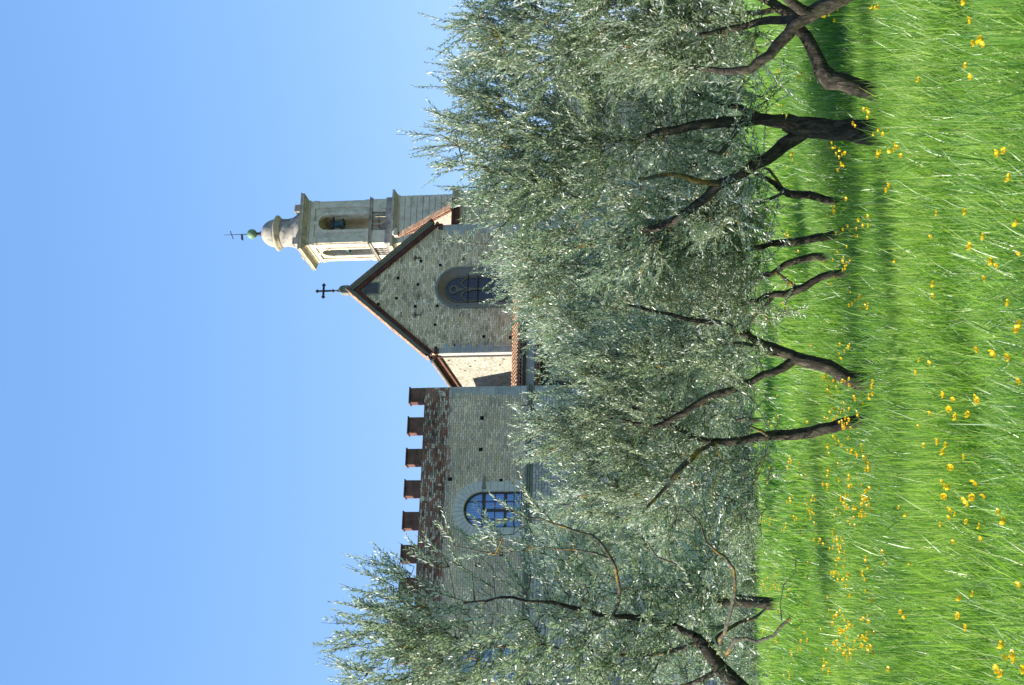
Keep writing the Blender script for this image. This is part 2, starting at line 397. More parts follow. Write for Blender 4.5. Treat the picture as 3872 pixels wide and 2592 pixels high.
# --- crenellated castle wall; its right corner is the origin
ct = bldg('castle', 26.75, 80.7, label='long grey stone castle wall with red brick battlements and an arched window of blue panes', cat='castle')
TH = 2.2
b = MB(); wz0, wz1 = 12.98, 17.46
WIN = [(-7.12, 1.02), (-15.5, 1.02)]
edges = [0, -4, -11.3, -19.7, -34]
b.box(-4, 0, 0, TH, wz0, wz1)
b.panel(-11.3, -4, wz0, wz1, round_arch(-7.12, 1.02, 13.14, 15.36), 0, TH)
b.panel(-19.7, -11.3, wz0, wz1, round_arch(-15.5, 1.02, 13.14, 15.36), 0, TH)
b.box(-34, -19.7, 0, TH, wz0, wz1)
b.build('wall', M['rubble_castle'], ct)
MB().box(-34, 0, 0, TH, wz1, 18.88).build('battlement_base', M['mottled'], ct)
rr = random.Random(3)
lw = MB(); lw.box(-6.75, 0, 0, TH, -1, 12.6)
lw.panel(-9.25, -6.75, -1, 12.6, round_arch(-8.0, 1.2, 8.8, 10.5), 0, TH); lw.box(-34, -9.25, 0, TH, -1, 12.6)
lw.build('lower_wall', M['rubble_low'], ct)
MB().box(-9.2, -6.8, .25, .4, 8.8, 11.7).build('blocked_arch', M['plaster'], ct)
b = MB().box(-34, .10, -.16, TH+.1, 12.86, 12.98); b.box(-34, .06, -.10, TH+.06, 12.74, 12.86); b.box(-34, .02, -.03, TH, 12.6, 12.74)
b.build('string_course', M['pietra'], ct, bevel=.02)
for k in range(18):
    x1 = .08 - 1.83*k + rr.uniform(-.02, .02); x0 = x1 - .95 + rr.uniform(-.025, .025)
    mo = MB().box(x0, min(x1, 0.0), 0, .55, 18.88, 19.72+rr.uniform(-.015, .015)).build('merlon', M['brick'], ct, bevel=.025)
    MB().box(x0-.05, min(x1, 0)+.05, -.06, .61, 19.735, 19.80).build('cap_tile', M['brick'], mo)
# corner quoins
def quoin(parent, x0, x1, z0, z1): MB().box(x0, x1, -.013, .3, z0+.006, z1-.006).build('quoin', M['block'], parent, bevel=.012)
for z, top in ((13.0, 17.4), (9.5, 12.58)):
    while z < top-.1:
        h = min(rr.uniform(.3, .45), top-z); quoin(ct, -rr.choice([.35, .6, .5]), .013, z, z+h); z += h
def putlogs(parent, pts, s=.11):
    for x, z in pts:   # near-black block on the wall face, painting the shade inside an opening
        MB().box(x-s*rr.uniform(.8, 1.1), x+s, -.006, .03, z-s, z+s*rr.uniform(.8, 1.1)).build('painted_putlog_hole', M['hole'], parent)
putlogs(ct, [(-1.85, 15.54), (-3.7, 15.54), (-5.5, 14.35), (-3.7, 12.35), (-7.15, 11.95), (-10.2, 15.5), (-12.4, 15.5), (-5.4, 17.2), (-12.3, 12.2), (-9.6, 14.2)])
for cx, r_ in WIN:
    w = empty('window', (0, 0, 0)); w.parent = ct
    # wedge stones round the arch and blocks up the jambs
    sb = MB(); n = 17
    for i in range(n):
        a0 = math.pi*i/n + .006; a1 = math.pi*(i+1)/n - .006; ro = r_ + .58 + .05*math.sin(math.pi*(i+.5)/n)
        q = lambda rad, a: (cx - rad*math.cos(a), 15.36 + rad*math.sin(a))
        am = (a0+a1)/2
        sb.ring([q(r_-.0, a0), q(r_, am), q(r_, a1)], [q(ro, a0), q(ro, am), q(ro, a1)], -.03, .35)
    for sgn in (-1, 1):
        z = 13.15
        while z < 15.34:
            h = min(rr.uniform(.28, .5), 15.35-z)
            if 15.35 - z - h < .12: h = 15.35-z
            ww = rr.choice([.42, .55, .62])
            xa, xb = sorted([cx+sgn*r_, cx+sgn*(r_+ww)])
            sb.box(xa, xb, -.03, .35, z+.006, z+h-.006); z += h
    sb.build('stone_surround', M['ashlar'], w, bevel=.012)
    fb = MB(); cur_o = round_arch(cx, r_-.004, 13.14, 15.36, 24); cur_i = round_arch(cx, r_-.09, 13.14, 15.36, 24)
    fb.ring(cur_i, cur_o, .22, .32)
    fb.box(cx-.93, cx+.93, .215, .33, 15.22, 15.40)      # transom
    fb.box(cx-.93, cx+.93, .217, .32, 14.02, 14.17)
    fb.box(cx-.93, cx+.93, .218, .32, 13.14, 13.22)
    fb.box(cx-.075, cx+.075, .21, .335, 13.22, 15.22)    # mullion
    for x in (cx-.49, cx+.49): fb.box(x-.018, x+.018, .225, .30, 13.22, 15.22)
    for x in (cx-.49, cx+.49): fb.box(x-.018, x+.018, .225, .30, 15.40, 15.36+math.sqrt(.93**2-.49**2))
    for z in (13.62, 14.68): fb.box(cx-.93, cx+.93, .228, .30, z-.018, z+.018)
    fb.build('window_frame', M['wood'], w)
    pb = MB(); inner = round_arch(cx, r_-.05, 13.16, 15.36, 24); pb.prism_y(inner[::-1], .27, .285)
    pb.build('pane', M['curtain'], w)
    MB().box(cx-r_, cx+r_, 1.2, 1.3, 13.1, 16.5).build('room_shade_panel', M['hole'], w)  # black panel in place of the unlit depth of the room
lf = MB(); lf.box(-5.95, -5.3, -.10, -.03, 15.22, 15.34); lf.box(-5.98, -5.88, -.3, -.03, 15.18, 15.38)
lf.build('stone_bracket', M['jamb_red'], ct)
# chimney turret behind the battlements
tr = bldg('chimney', 26.75, 83.6, label='square brick chimney with tiled cap rising behind the castle battlements', cat='chimney')
MB().box(-14.4, -12.3, 0, 1.6, 17, 20.1).build('brick_shaft', M['brick'], tr)
b = MB(); 
for k in range(5): b.box(-14.35+k*.45, -14.15+k*.45, -.02, 1.62, 20.1, 20.5)
b.build('vent_post', M['brick'], tr)
b = MB().box(-14.6, -12.1, -.2, 1.8, 20.5, 20.58)
b.poly([(-14.6,-.2,20.58),(-12.1,-.2,20.58),(-12.1,1.8,20.58),(-14.6,1.8,20.58),(-13.35,.8,21.1)], [(0,1,4),(1,2,4),(2,3,4),(3,0,4)])
b.build('cap_roof', M['tile'], tr)

# tile sheets: rows of round tiles on a slope, x0..x1 wide, from (y0,z0) down-front to (y1,z1) up-back
def tile_roof(x0, x1, y0, z0, y1, z1, pitch=.22, amp=.05, step=.36):
    L = math.hypot(y1-y0, z1-z0); nyy = max(1, int(L/step)); nxx = int((x1-x0)/pitch)
    mb = MB(); dy, dz = (y1-y0)/L, (z1-z0)/L; ny, nz = -dz, dy
    if nz < 0: ny, nz = -ny, -nz
    K = 6
    for j in range(nyy):
        a = j*L/nyy; c = (j+1)*L/nyy
        for i in range(nxx):
            xc = x0+(i+.5)*(x1-x0)/nxx + rr.uniform(-.012, .012); rw = pitch*.5*rr.uniform(.92, 1.05); tw = rr.uniform(-.015, .015)
            P = []
            for (t, lift, sc) in ((a, .028, 1.0), (c+.05, .0, .86)):
                for k in range(K+1):
                    ang = math.pi*k/K; px = xc - rw*sc*math.cos(ang) + tw*(t-a); hh = amp*2*math.sin(ang)*sc + lift
                    P.append((px, y0+dy*t+ny*hh, z0+dz*t+nz*hh))
            P += [(p[0], p[1]-ny*.02, p[2]-nz*.02) for p in P[:K+1]]
            mb.poly(P, [(k, k+1, K+2+k, K+1+k) for k in range(K)] + [(k+1, k, 2*K+2+k, 2*K+3+k) for k in range(K)])
    e = .004
    mb.poly([(x0,y0,z0),(x1,y0,z0),(x1,y1,z1),(x0,y1,z1),(x0,y0-ny*.06,z0-nz*.06),(x1,y0-ny*.06,z0-nz*.06),(x1,y1-ny*.06,z1-nz*.06),(x0,y1-ny*.06,z1-nz*.06)],
            [(0,1,2,3),(7,6,5,4),(0,4,5,1),(3,2,6,7),(0,3,7,4),(1,5,6,2)])
    return mb

# --- chapel: origin at its left front corner (s 30.05, c 84.2)
ch = bldg('chapel', 30.05, 84.2, 16.5, label='rubble stone chapel with a pointed gable, gothic twin-light window and iron cross on its peak', cat='chapel')
CW = 8.2; AX = CW/2; EZ = 19.55; AZ = 24.35; DP = 16
SL = (AZ-EZ)/AX
# front wall with gothic opening
gc = pointed_arch(4.12, 1.2, 13.8, 17.85, 1.25, 10)
b = MB(); b.panel(0, CW, -1, EZ, gc, 0, .5)
b.prism_y([(0, EZ), (CW, EZ), (AX, AZ)], 0, .5)
b.build('front_wall', M['rubble_chapel'], ch)
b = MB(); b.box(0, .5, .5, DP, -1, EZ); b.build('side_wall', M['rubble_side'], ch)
b = MB(); b.box(CW-.5, CW, .5, DP, -1, EZ); b.build('side_wall', M['rubble_chapel'], ch)
# sunlit corner pilaster strip and downpipe on the side
MB().box(-.02, 0, .0, .42, 4, EZ-.5).build('pilaster', M['ashlar'], ch)
MB().rod((-.07, .55, 5), (-.07, .55, EZ-.3), .05, 8).build('downpipe', M['copper_pipe'], ch)
# quoins
z = 13.9; k = 0
while z < 18.7:
    h = rr.uniform(.26, .40); w = (.38, .62)[k % 2]
    quoin(ch, .003, w, z, z+h); quoin(ch, CW-w, CW+.012, z, z+h); z += h; k += 1
# rake: brick corbel band, grey moulding, tile verge
def rake(mb, lo, hi, y0, y1, over):
    # band between perpendicular-ish offsets lo..hi (vertical), running up both slopes, with level returns at the eaves
    cut = .0
    for sg in (-1, 1):
        xe = AX + sg*(AX+over)
        ze = AZ - SL*(AX+over)
        pts = [(xe, ze+lo), (AX, AZ+lo), (AX, AZ+hi), (xe, ze+hi)]
        if sg > 0: pts = [(AX, AZ+lo), (xe, ze+lo), (xe, ze+hi), (AX, AZ+hi)]
        mb.prism_y(pts, y0, y1)
b = MB(); rake(b, -.42, .0, -.14, .04, .0)
for sx in (0, CW):     # level return blocks of brick under the eave ends
    xa, xb = (sx-.06, sx+.30) if sx == 0 else (sx-.30, sx+.06)
    b.box(xa, xb, -.145, .04, EZ-.62, EZ-.38)
b.build('brick_cornice', M['brick_eave'], ch)
# dentils cut into the brick band
b = MB()
for sg in (-1, 1):
    for k in range(46):
        t = (k+.5)/46; x = AX+sg*AX*t; z = AZ - SL*AX*t - .30
        b.box(x-.03, x+.03, -.18, -.13, z-.09, z+.03)
b.build('dentil', M['brick_eave'], ch)
b = MB(); rake(b, .0, .16, -.26, .04, .08); rake(b, .16, .30, -.36, .04, .12); b.build('stone_moulding', M['pietra'], ch)
# roof sheets (laid tiles along the slopes, seen mostly on edge)
def slope_roof(mb, x0, z0, x1, z1, y0, y1, th=.10):
    mb.poly([(x0,y0,z0),(x1,y0,z1),(x1,y1,z1),(x0,y1,z0),(x0,y0,z0+th),(x1,y0,z1+th),(x1,y1,z1+th),(x0,y1,z0+th)],
            [(0,3,2,1),(4,5,6,7),(0,1,5,4),(1,2,6,5),(2,3,7,6),(3,0,4,7)])
b = MB()
slope_roof(b, -.30, AZ-SL*(AX+.30)+.31, AX, AZ+.31, -.42, .5, .05)
slope_roof(b, AX, AZ+.31, CW+.30, AZ-SL*(AX+.30)+.31, -.42, .5, .05)
for sg in (-1, 1):
    for k in range(19):
        for j in range(3):
            t0 = k/19; x = AX+sg*(AX+.30)*(t0+.5/19)*.999; z = AZ+.36-SL*(AX+.30)*(t0+.5/19)
            y = -.30 + j*.30; hw = .5*(AX+.5)/19; up = rr.uniform(0, .02)
            b.poly([(x-hw, y-.13, z+hw*SL*sg+up), (x-hw, y, z+hw*SL*sg+.10+up), (x-hw, y+.13, z+hw*SL*sg+up), (x+hw, y-.13, z-hw*SL*sg+.02), (x+hw, y, z-hw*SL*sg+.12), (x+hw, y+.13, z-hw*SL*sg+.02)],
                   [(0,1,4,3),(1,2,5,4),(0,2,1),(3,4,5)])
b.build('verge_tiles', M['tile'], ch)
b = MB()
slope_roof(b, -.45, EZ-.22, AX, EZ+.5*(AX+.2), .52, DP, .1)
slope_roof(b, AX, EZ+.5*(AX+.2), CW+.45, EZ-.22, .52, DP, .1)
b.build('roof', M['tile'], ch)
# side eave: red brick corbel and gutter
b = MB(); b.box(-.16, 0, .3, DP, EZ-.62, EZ-.40); b.box(-.26, 0, .3, DP, EZ-.40, EZ-.22); b.build('eave_corbel', M['brick'], ch)
b = MB(); b.rod((-.42, -.2, EZ-.26), (-.42, DP, EZ-.26), .075, 8); b.build('gutter', M['copper_pipe'], ch)
# peak block and iron cross
cr = bldg('gable_cross', 30.05, 84.2, 16.5, label='dark iron cross with lobed ends on the peak of the chapel gable', cat='cross')
b = MB().box(AX-.26, AX+.26, -.38, .14, AZ+.2, AZ+.62); b.prism_y([(AX-.26, AZ+.62), (AX+.26, AZ+.62), (AX+.18, AZ+.78), (AX, AZ+.86), (AX-.18, AZ+.78)], -.38, .14)
b.build('peak_block', M['pietra'], ch, bevel=.03)
b = MB(); zc = AZ+.86; yc = -.12
b.lathe([(.12, zc-.05), (.10, zc+.05), (.04, zc+.16), (.045, zc+.3), (.10, zc+.36), (.10, zc+.42), (.045, zc+.48), (.04, zc+.6)], AX, yc, 10)
b.box(AX-.05, AX+.05, yc-.04, yc+.04, zc+.5, zc+1.35); b.box(AX-.36, AX+.36, yc-.038, yc+.038, zc+.93, zc+1.05)
for px, pz in ((AX-.38, zc+.99), (AX+.38, zc+.99), (AX, zc+1.38)):
    for dx, dz in ((0, .06), (0, -.06), (.06, 0), (-.06, 0)): b.lathe([(.001, pz+dz-.07), (.06, pz+dz-.03), (.06, pz+dz+.03), (.001, pz+dz+.07)], px+dx, yc, 8)
b.build('cross', M['iron'], cr)
# square plaque
b = MB().box(3.83, 4.62, -.05, .03, 22.72, 23.76); b.build('plaque_frame', M['pietra'], ch, bevel=.02)
MB().box(3.91, 4.54, -.058, -.045, 22.80, 23.68).build('plaque', plain('dark carved stone', (.12,.115,.115), (.07,.07,.075), 9, bump=1, bd=.03), ch)
for x, z in ((2.45, 20.35), (6.1, 20.48)):
    b = MB().box(x-.035, x+.035, -.03, .02, z-.28, z+.02); b.box(x-.12, x+.12, -.028, .02, z+.02, z+.10); b.box(x-.04, x+.04, -.026, .02, z+.10, z+.24)
    b.box(x-.16, x-.10, -.025, .02, z+.10, z+.18); b.box(x+.10, x+.16, -.025, .02, z+.10, z+.18)
    b.build('brick_cross', M['brick'], ch)
putlogs(ch, [(3.2,22.75),(5.4,22.6),(2.05,21.8),(3.55,21.65),(4.85,21.6),(6.55,21.6),(1.05,20.5),(3.0,20.45),(4.4,20.35),(5.9,20.2),(7.7,20.1),(.35,19.1),(1.8,19.2),(3.0,19.1),(5.6,19.0),(7.25,18.8),(.5,17.9),(2.9,17.85),(5.95,17.6),(1.0,16.2),(6.0,16.4),(.9,14.6),(6.3,14.9)], .09)
b = MB()
for y, z in ((1.6, 18.6), (3.0, 17.5), (1.8, 17.0), (4.0, 18.0), (2.8, 15.6), (1.5, 15.2)): b.box(-.006, .03, y-.1, y+.1, z-.07, z+.07)
b.build('painted_putlog_hole', M['hole'], ch)  # dark blocks on the side wall, shade of the openings put into colour
# gothic window
gw = empty('window', (0, 0, 0)); gw.parent = ch
n0 = pointed_arch(4.12, 1.2, 13.8, 17.85, 1.25); n1 = pointed_arch(4.12, 1.32, 13.8, 17.85, 1.42)
MB().ring(n0, n1, -.09, .1).build('hood_mould', M['pietra'], gw)
nA = pointed_arch(4.12, 1.195, 13.8, 17.85, 1.245); nB = pointed_arch(4.12, .80, 13.8, 17.85, .90)
P = []; n = len(nA)     # splayed reveal
b = MB(); b.poly([(x, -.02, z) for x, z in nA] + [(x, .42, z) for x, z in nB], [(i, i+1, n+i+1, n+i) for i in range(n-1)])
b.ring(nB, nA, .42, .46)
b.build('reveal', M['jamb_red'], gw)
tb = MB(); zs = 17.35
tb.ring(pointed_arch(4.12, .74, 13.8, 17.85, .84), nB, .34, .46)
for cx in (4.12-.39, 4.12+.39):
    tb.ring(pointed_arch(cx, .32, 13.8, 17.2, .46), pointed_arch(cx, .385, 13.8, 17.2, .54), .32, .44)
# plate above the lights, with a round eye
seg = 20; cz = 18.17
tb.ring([(4.12+.17*math.cos(2*math.pi*k/seg), cz+.17*math.sin(2*math.pi*k/seg)) for k in range(seg+1)],
        [(4.12+.27*math.cos(2*math.pi*k/seg), cz+.27*math.sin(2*math.pi*k/seg)) for k in range(seg+1)], .31, .45)
tb.box(4.12-.05, 4.12+.05, .30, .46, 13.8, 17.4); tb.box(4.12-.11, 4.12+.11, .29, .46, 17.12, 17.26)
tb.prism_y([(4.12, 17.45), (4.12+.12, 17.9), (4.12-.12, 17.9)], .33, .44)
tb.build('tracery', M['tracery'], gw)
MB().prism_y(pointed_arch(4.12, .79, 13.82, 17.85, .89)[::-1], .40, .415).build('pane', M['lead'], gw)
for z in (17.3, 16.7): MB().rod((2.95 if z > 17 else 3.3, .27, z), (5.3 if z > 17 else 4.95, .27, z), .022, 6).build('iron_bar', M['iron'], gw)
MB().box(2.9, 5.3, -.14, .5, 13.55, 13.8).build('sill', M['pietra'], gw)

# --- tiled lean-to building between castle and chapel
an = bldg('lean_to_building', 30.05, 81.5, 16.5, label='low plaster building with two strips of terracotta roof tiles between castle and chapel', cat='building')
MB().box(-3.2, 2.2, .5, 2.65, 4, 13.55).build('wall', M['plaster'], an)
tile_roof(-3.25, 6.2, .2, 13.52, 2.68, 14.4).build('upper_roof', M['tile'], an)
MB().box(-3.25, 2.3, .25, .5, 13.34, 13.50).build('eave_beam', M['wood'], an)
MB().box(1.2, 2.2, .18, .5, 12.7, 13.3).build('pier_head', M['ashlar'], an)
tile_roof(-3.25, 2.3, -1.1, 12.35, .5, 12.75).build('lower_roof', M['tile'], an)
MB().box(-3.2, 2.2, -.8, -.55, 4, 9.4).build('loggia_wall', M['plaster'], an)
b = MB().box(-3.2, 2.2, -.62, -.45, 12.05, 12.3)
b.build('lintel', M['wood'], an)
for x in (-3.0, -.5, 2.0): MB().box(x-.12, x+.12, -.79, -.56, 9.4, 12.05).build('post', M['wood'], an)
MB().box(2.3, 9.6, -.3, 2.6, 3, 13.45).build('plaster_wing', M['plaster'], an)
MB().box(2.25, 9.7, -.4, 2.66, 13.452, 13.55).build('wing_coping', M['pietra'], an)

# --- rear wing whose corner shades the nave side wall
rw = bldg('rear_wing', 26.0, 88.8, label='rubble wing tucked between the castle corner and the sunlit chapel side wall', cat='building')
MB().prism_x([(0, -1), (9, -1), (9, 20.6), (1.6, 19.8), (0, 16.9)], -9, 1.15).build('wall', M['rubble_pink'], rw)

# --- transept with sunlit left gable wall, right of the chapel front
ts = bldg('side_annex', 30.05, 84.2, 16.5, label='annex with a sunlit pink gable and brick eave on the right of the chapel', cat='building')
b = MB().box(8.3, 10.4, 1.52, 7.5, -1, 18.2); b.box(10.4, 22, 2.0, 7.5, -1, 12.5); b.build('wall', M['rubble_chapel'], ts)
b = MB().box(8.3, 10.45, 1.36, 1.6, 18.2, 18.52); b.box(8.28, 10.5, 1.26, 1.6, 18.52, 18.66); b.build('brick_eave', M['brick_eave'], ts)
MB().prism_x([(1.62, 18.21), (7.4, 18.21), (5.9, 22.45), (1.62, 18.5)], 10.0, 10.4).build('gable_wall', M['rubble_pink'], ts)
b = MB(); b.prism_x([(1.2, 18.3), (5.95, 22.7), (5.95, 22.95), (1.2, 18.55)], 9.82, 10.05); b.prism_x([(1.5, 18.25), (5.9, 22.3), (5.9, 22.5), (1.5, 18.45)], 9.9, 10.0); b.build('verge', M['brick_eave'], ts)
b = MB(); b.prism_x([(1.1, 18.55), (6.0, 23.05), (6.0, 23.13), (1.1, 18.63)], 9.74, 10.08)
for k in range(22):
    t = (k+.5)/22; b.box(9.76, 9.83, 1.3+4.6*t-.05, 1.3+4.6*t+.05, 18.42+4.25*t, 18.54+4.25*t)
b.build('verge_tiles', M['tile'], ts)
b = MB().box(9.8, 10.3, 5.7, 6.1, 23.1, 23.35); b.frustum(9.85, 10.2, 5.75, 6.05, 23.35, 23.5, -.1); b.build('ridge_stone', M['tower_stone'], ts)

# --- bell tower: square of 3.33 m, front plane c 97, left corner s 43.13
bt = bldg('bell_tower', 43.13, 97.0, 18.5, label='cream stone bell tower with balustrade, arched belfry, small dome, green ball and weathervane', cat='tower')
TW = 3.33; HW = TW/2
def sq(mb, z0, z1, e, grow=0):    # square storey slab, e beyond the body on all sides
    if grow: mb.frustum(-e, TW+e, -e, TW+e, z0, z1, grow)
    else: mb.box(-e, TW+e, -e, TW+e, z0, z1)
b = MB(); sq(b, -1, 20.3, .32); b.build('lower_shaft', M['tower_stone'], bt)
b = MB(); sq(b, 20.3, 20.5, .38); sq(b, 20.5, 20.8, .38, .18); sq(b, 20.8, 20.95, .6); b.build('shaft_cornice', M['tower_trim'], bt)
b = MB(); z = 20.95
while z < 24.5:      # rusticated courses with open joints
    sq(b, z, z+.40, .16); sq(b, z+.40, z+.44, .11); z += .44
sq(b, z, 24.85, .14); b.build('rusticated_shaft', M['tower_stone'], bt, bevel=.015)
b = MB(); sq(b, 24.85, 24.95, .2); sq(b, 24.95, 25.18, .2, .26); sq(b, 25.18, 25.34, .52); b.build('main_cornice', M['tower_trim'], bt)
b = MB(); sq(b, 25.34, 25.85, .10); b.build('plinth', M['dome_stone'], bt)
# balustrade storey
ped = .92
b = MB()
for x0, x1 in ((0, ped), (TW-ped, TW)):
    for y0, y1 in ((0, ped), (TW-ped, TW)): MB().box(x0-.03, x1+.03, y0-.03, y1+.03, 25.85, 26.85).build('pedestal', M['tower_stone'], bt)
for side in range(4):
    for k in range(4):
        t = ped + (k+.5)*(TW-2*ped)/4
        x, y = ((t, .1), (t, TW-.1), (.1, t), (TW-.1, t))[side]
        MB().lathe([(.10, 25.851), (.10, 25.93), (.05, 25.98), (.12, 26.12), (.05, 26.33), (.045, 26.37), (.05, 26.41), (.12, 26.60), (.05, 26.74), (.10, 26.78), (.10, 26.849)], x, y, 10).build('baluster', M['dome_stone'], bt, smooth=True)
b = MB()
for (xa, xb, ya, yb) in ((-.12, TW+.12, -.12, .32), (-.12, TW+.12, TW-.32, TW+.12), (-.12, .32, .322, TW-.322), (TW-.32, TW+.12, .322, TW-.322)):
    b.box(xa, xb, ya, yb, 26.85, 26.95); b.frustum(xa, xb, ya, yb, 26.952, 27.05, .07)
b.build('rail', M['dome_stone'], bt)
MB().box(.34, TW-.34, .34, TW-.34, 25.851, 25.9).build('belfry_floor', M['dome_stone'], bt)
# belfry: four pierced walls
def rot4(mb, k):      # turn geometry about the tower axis by k quarter turns
    o = MB(); o.f = mb.f
    for x, y, z in mb.v:
        dx, dy = x-HW, y-HW
        for _ in range(k): dx, dy = -dy, dx
        o.v.append((dx+HW, dy+HW, z))
    return o
for k in range(4):
    w = MB(); cur = round_arch(HW, .575, 27.06, 30.22, 16)
    w.panel(.0 if k % 2 == 0 else .36, TW if k % 2 == 0 else TW-.36, 27.06, 31.1, cur, .05, .40)
    wall = rot4(w, k).build('belfry_wall', M['tower_stone'], bt)
    t = MB(); t.ring(round_arch(HW, .585, 30.22, 30.22, 16)[1:-1], round_arch(HW, .80, 30.22, 30.22, 16)[1:-1], -.03, .06)
    for sg in (-1, 1):
        x0, x1 = sorted([HW+sg*.585, HW+sg*.80]); t.box(x0, x1, -.03, .06, 27.06, 30.1)
        x0, x1 = sorted([HW+sg*.57, HW+sg*.84]); t.box(x0, x1, -.06, .05, 30.1, 30.22)
    t.prism_y([(HW-.09, 30.78), (HW+.09, 30.78), (HW+.15, 31.1), (HW-.15, 31.1)], -.09, .05)
    rot4(t, k).build('arch_moulding', M['tower_stone'], wall)
    for x0, x1 in ((.02, .56), (TW-.56, TW-.02)):
        p = MB(); p.box(x0, x1, -.06, .06, 27.06, 27.45); p.box(x0+.05, x1-.05, -.035, .06, 27.45, 30.85); p.box(x0, x1, -.07, .06, 30.85, 31.1)
        rot4(p, k).build('pilaster', M['tower_stone'], wall, bevel=.01)
b = MB(); sq(b, 31.1, 31.2, .06); sq(b, 31.2, 31.45, .03); b.build('architrave', M['tower_stone'], bt)
b = MB(); sq(b, 31.45, 31.6, .08); sq(b, 31.6, 31.85, .10, .30); sq(b, 31.85, 32.0, .48); sq(b, 32.0, 32.1, .48, .06); b.build('top_cornice', M['tower_trim'], bt)
# drum with scroll buttresses at the corners, ring, dome
b = MB(); b.lathe([(1.55, 32.1), (1.5, 32.5), (1.28, 32.8), (1.10, 33.1), (1.03, 33.5), (1.03, 33.95)], HW, HW, 32); b.build('drum', M['dome_stone'], bt, smooth=True)
for sx in (-1, 1):
    for sy in (-1, 1):
        b = MB(); cx = HW+sx*1.28; cy = HW+sy*1.28
        b.box(cx-.27, cx+.27, cy-.27, cy+.27, 32.1, 32.62); b.frustum(cx-.30, cx+.30, cy-.30, cy+.30, 32.62, 32.75, -.06)
        b.build('corner_block', M['dome_stone'], bt, bevel=.03)
b = MB(); b.lathe([(1.06, 33.95), (1.10, 34.05), (1.16, 34.12), (1.30, 34.22), (1.32, 34.32), (1.20, 34.40), (1.05, 34.44)], HW, HW, 32); b.build('ring_moulding', M['tower_trim'], bt, smooth=True)
b = MB(); b.lathe([(1.04*math.cos(a), 34.42+1.15*math.sin(a)) for a in np.linspace(0, math.pi/2*.93, 12)], HW, HW, 32); b.build('dome', M['dome_stone'], bt, smooth=True)
b = MB(); b.lathe([(.22, 35.45), (.22, 35.6), (.13, 35.68), (.10, 35.8), (.15, 35.86), (.09, 35.92), (.09, 36.0)], HW, HW, 14); b.build('neck', M['iron'], bt, smooth=True)
wv = bldg('weathervane', 43.13, 97.0, 18.5, label='green copper ball with thin iron cross vane on top of the bell tower dome', cat='weathervane')
b = MB(); b.lathe([(max(.002, .37*math.cos(a)), 36.30+.37*math.sin(a)) for a in np.linspace(-math.pi/2, math.pi/2, 16)], HW, HW, 24); b.build('ball', M['verdigris'], wv, smooth=True)
b = MB(); b.rod((HW, HW, 36.6), (HW, HW, 38.45), .035, 6, .015); b.rod((HW-.30, HW+.12, 37.75), (HW+.26, HW-.10, 37.95), .03)
b.poly([(HW, HW-.02, 37.0), (HW-.45, HW+.1, 36.95), (HW-.35, HW+.1, 37.14), (HW, HW, 37.15), (HW, HW+.02, 37.0), (HW-.45, HW+.14, 36.95), (HW-.35, HW+.14, 37.14), (HW, HW+.02, 37.15)], [(0,1,2,3),(7,6,5,4),(0,4,5,1),(1,5,6,2),(2,6,7,3)])
b.build('iron_rod', M['iron'], wv)
def bell(cx, cy, zt, r_, lab):
    o = bldg('bell', 43.13, 97.0, 18.5, label=lab, cat='bell', group='bells of the belfry')
    b = MB(); b.lathe([(.05, zt), (.10*r_/.4, zt), (.5*r_, zt-.04), (.56*r_, zt-.14), (.60*r_, zt-.32), (.72*r_, zt-.52), (.98*r_, zt-.70), (r_, zt-.78), (.9*r_, zt-.78)], cx, cy, 20)
    b.build('bell_body', M['bronze'], o, smooth=True)
    b = MB(); b.box(cx-.35, cx+.35, cy-.09, cy+.09, zt+.02, zt+.30) if abs(cx-HW) < .2 else b.box(cx-.09, cx+.09, cy-.35, cy+.35, zt+.02, zt+.30)
    b.build('headstock', M['wood'], o)
    MB().lathe([(.02, zt-.3), (.02, zt-.78), (.06, zt-.82), (.06, zt-.9), (.02, zt-.94)], cx, cy, 8).build('clapper', M['iron'], o)
bell(HW, .42, 29.80, .43, 'green bronze bell hung in the shaded front arch of the belfry')
bell(.42, HW, 29.6, .42, 'grey bronze bell hung in the sunlit side arch of the belfry')
b = MB().box(HW-.9, HW+.9, .40, .56, 29.78, 29.92); b.box(.40, .56, HW-.9, HW+.9, 29.55, 29.68); b.build('bell_beam', M['iron'], bt)

# ------------------------------------------------------------------ olive trees
def unit(v): return v / (np.linalg.norm(v) + 1e-9)
def tube(path, radii, n, V, F, T, thin, wob=0.0):
    path = np.asarray(path); k = len(path)
    if k < 2: return
    tan = np.gradient(path, axis=0); tan /= (np.linalg.norm(tan, axis=1)[:, None] + 1e-9)
    a = np.cross(tan, np.array([.31, .22, .92]) if abs(tan[0][2]) < .8 else np.array([1., .1, 0])); a /= (np.linalg.norm(a, axis=1)[:, None] + 1e-9)
    c = np.cross(tan, a)
    ang = np.arange(n)*2*math.pi/n
    rad = np.asarray(radii)[:, None]
    if wob: rad = rad*(1+wob*(np.sin(ang*3+path[:, 2:3]*5)*.5+np.sin(ang*2-path[:, 2:3]*9+1)*.5+rng.normal(0, .35, (k, n))))
    else: rad = np.repeat(rad, n, 1)
    P = path[:, None, :] + a[:, None, :]*(np.cos(ang)*rad)[:, :, None] + c[:, None, :]*(np.sin(ang)*rad)[:, :, None]
    b = sum(len(x) for x in V)
    V.append(P.reshape(-1, 3)); T.append(np.full(k*n, thin))
    i = np.arange(k-1)[:, None]*n; j = np.arange(n)[None, :]; j2 = (j+1) % n
    F.append((b + np.stack([i+j, i+j2, i+n+j2, i+n+j], -1)).reshape(-1, 4))

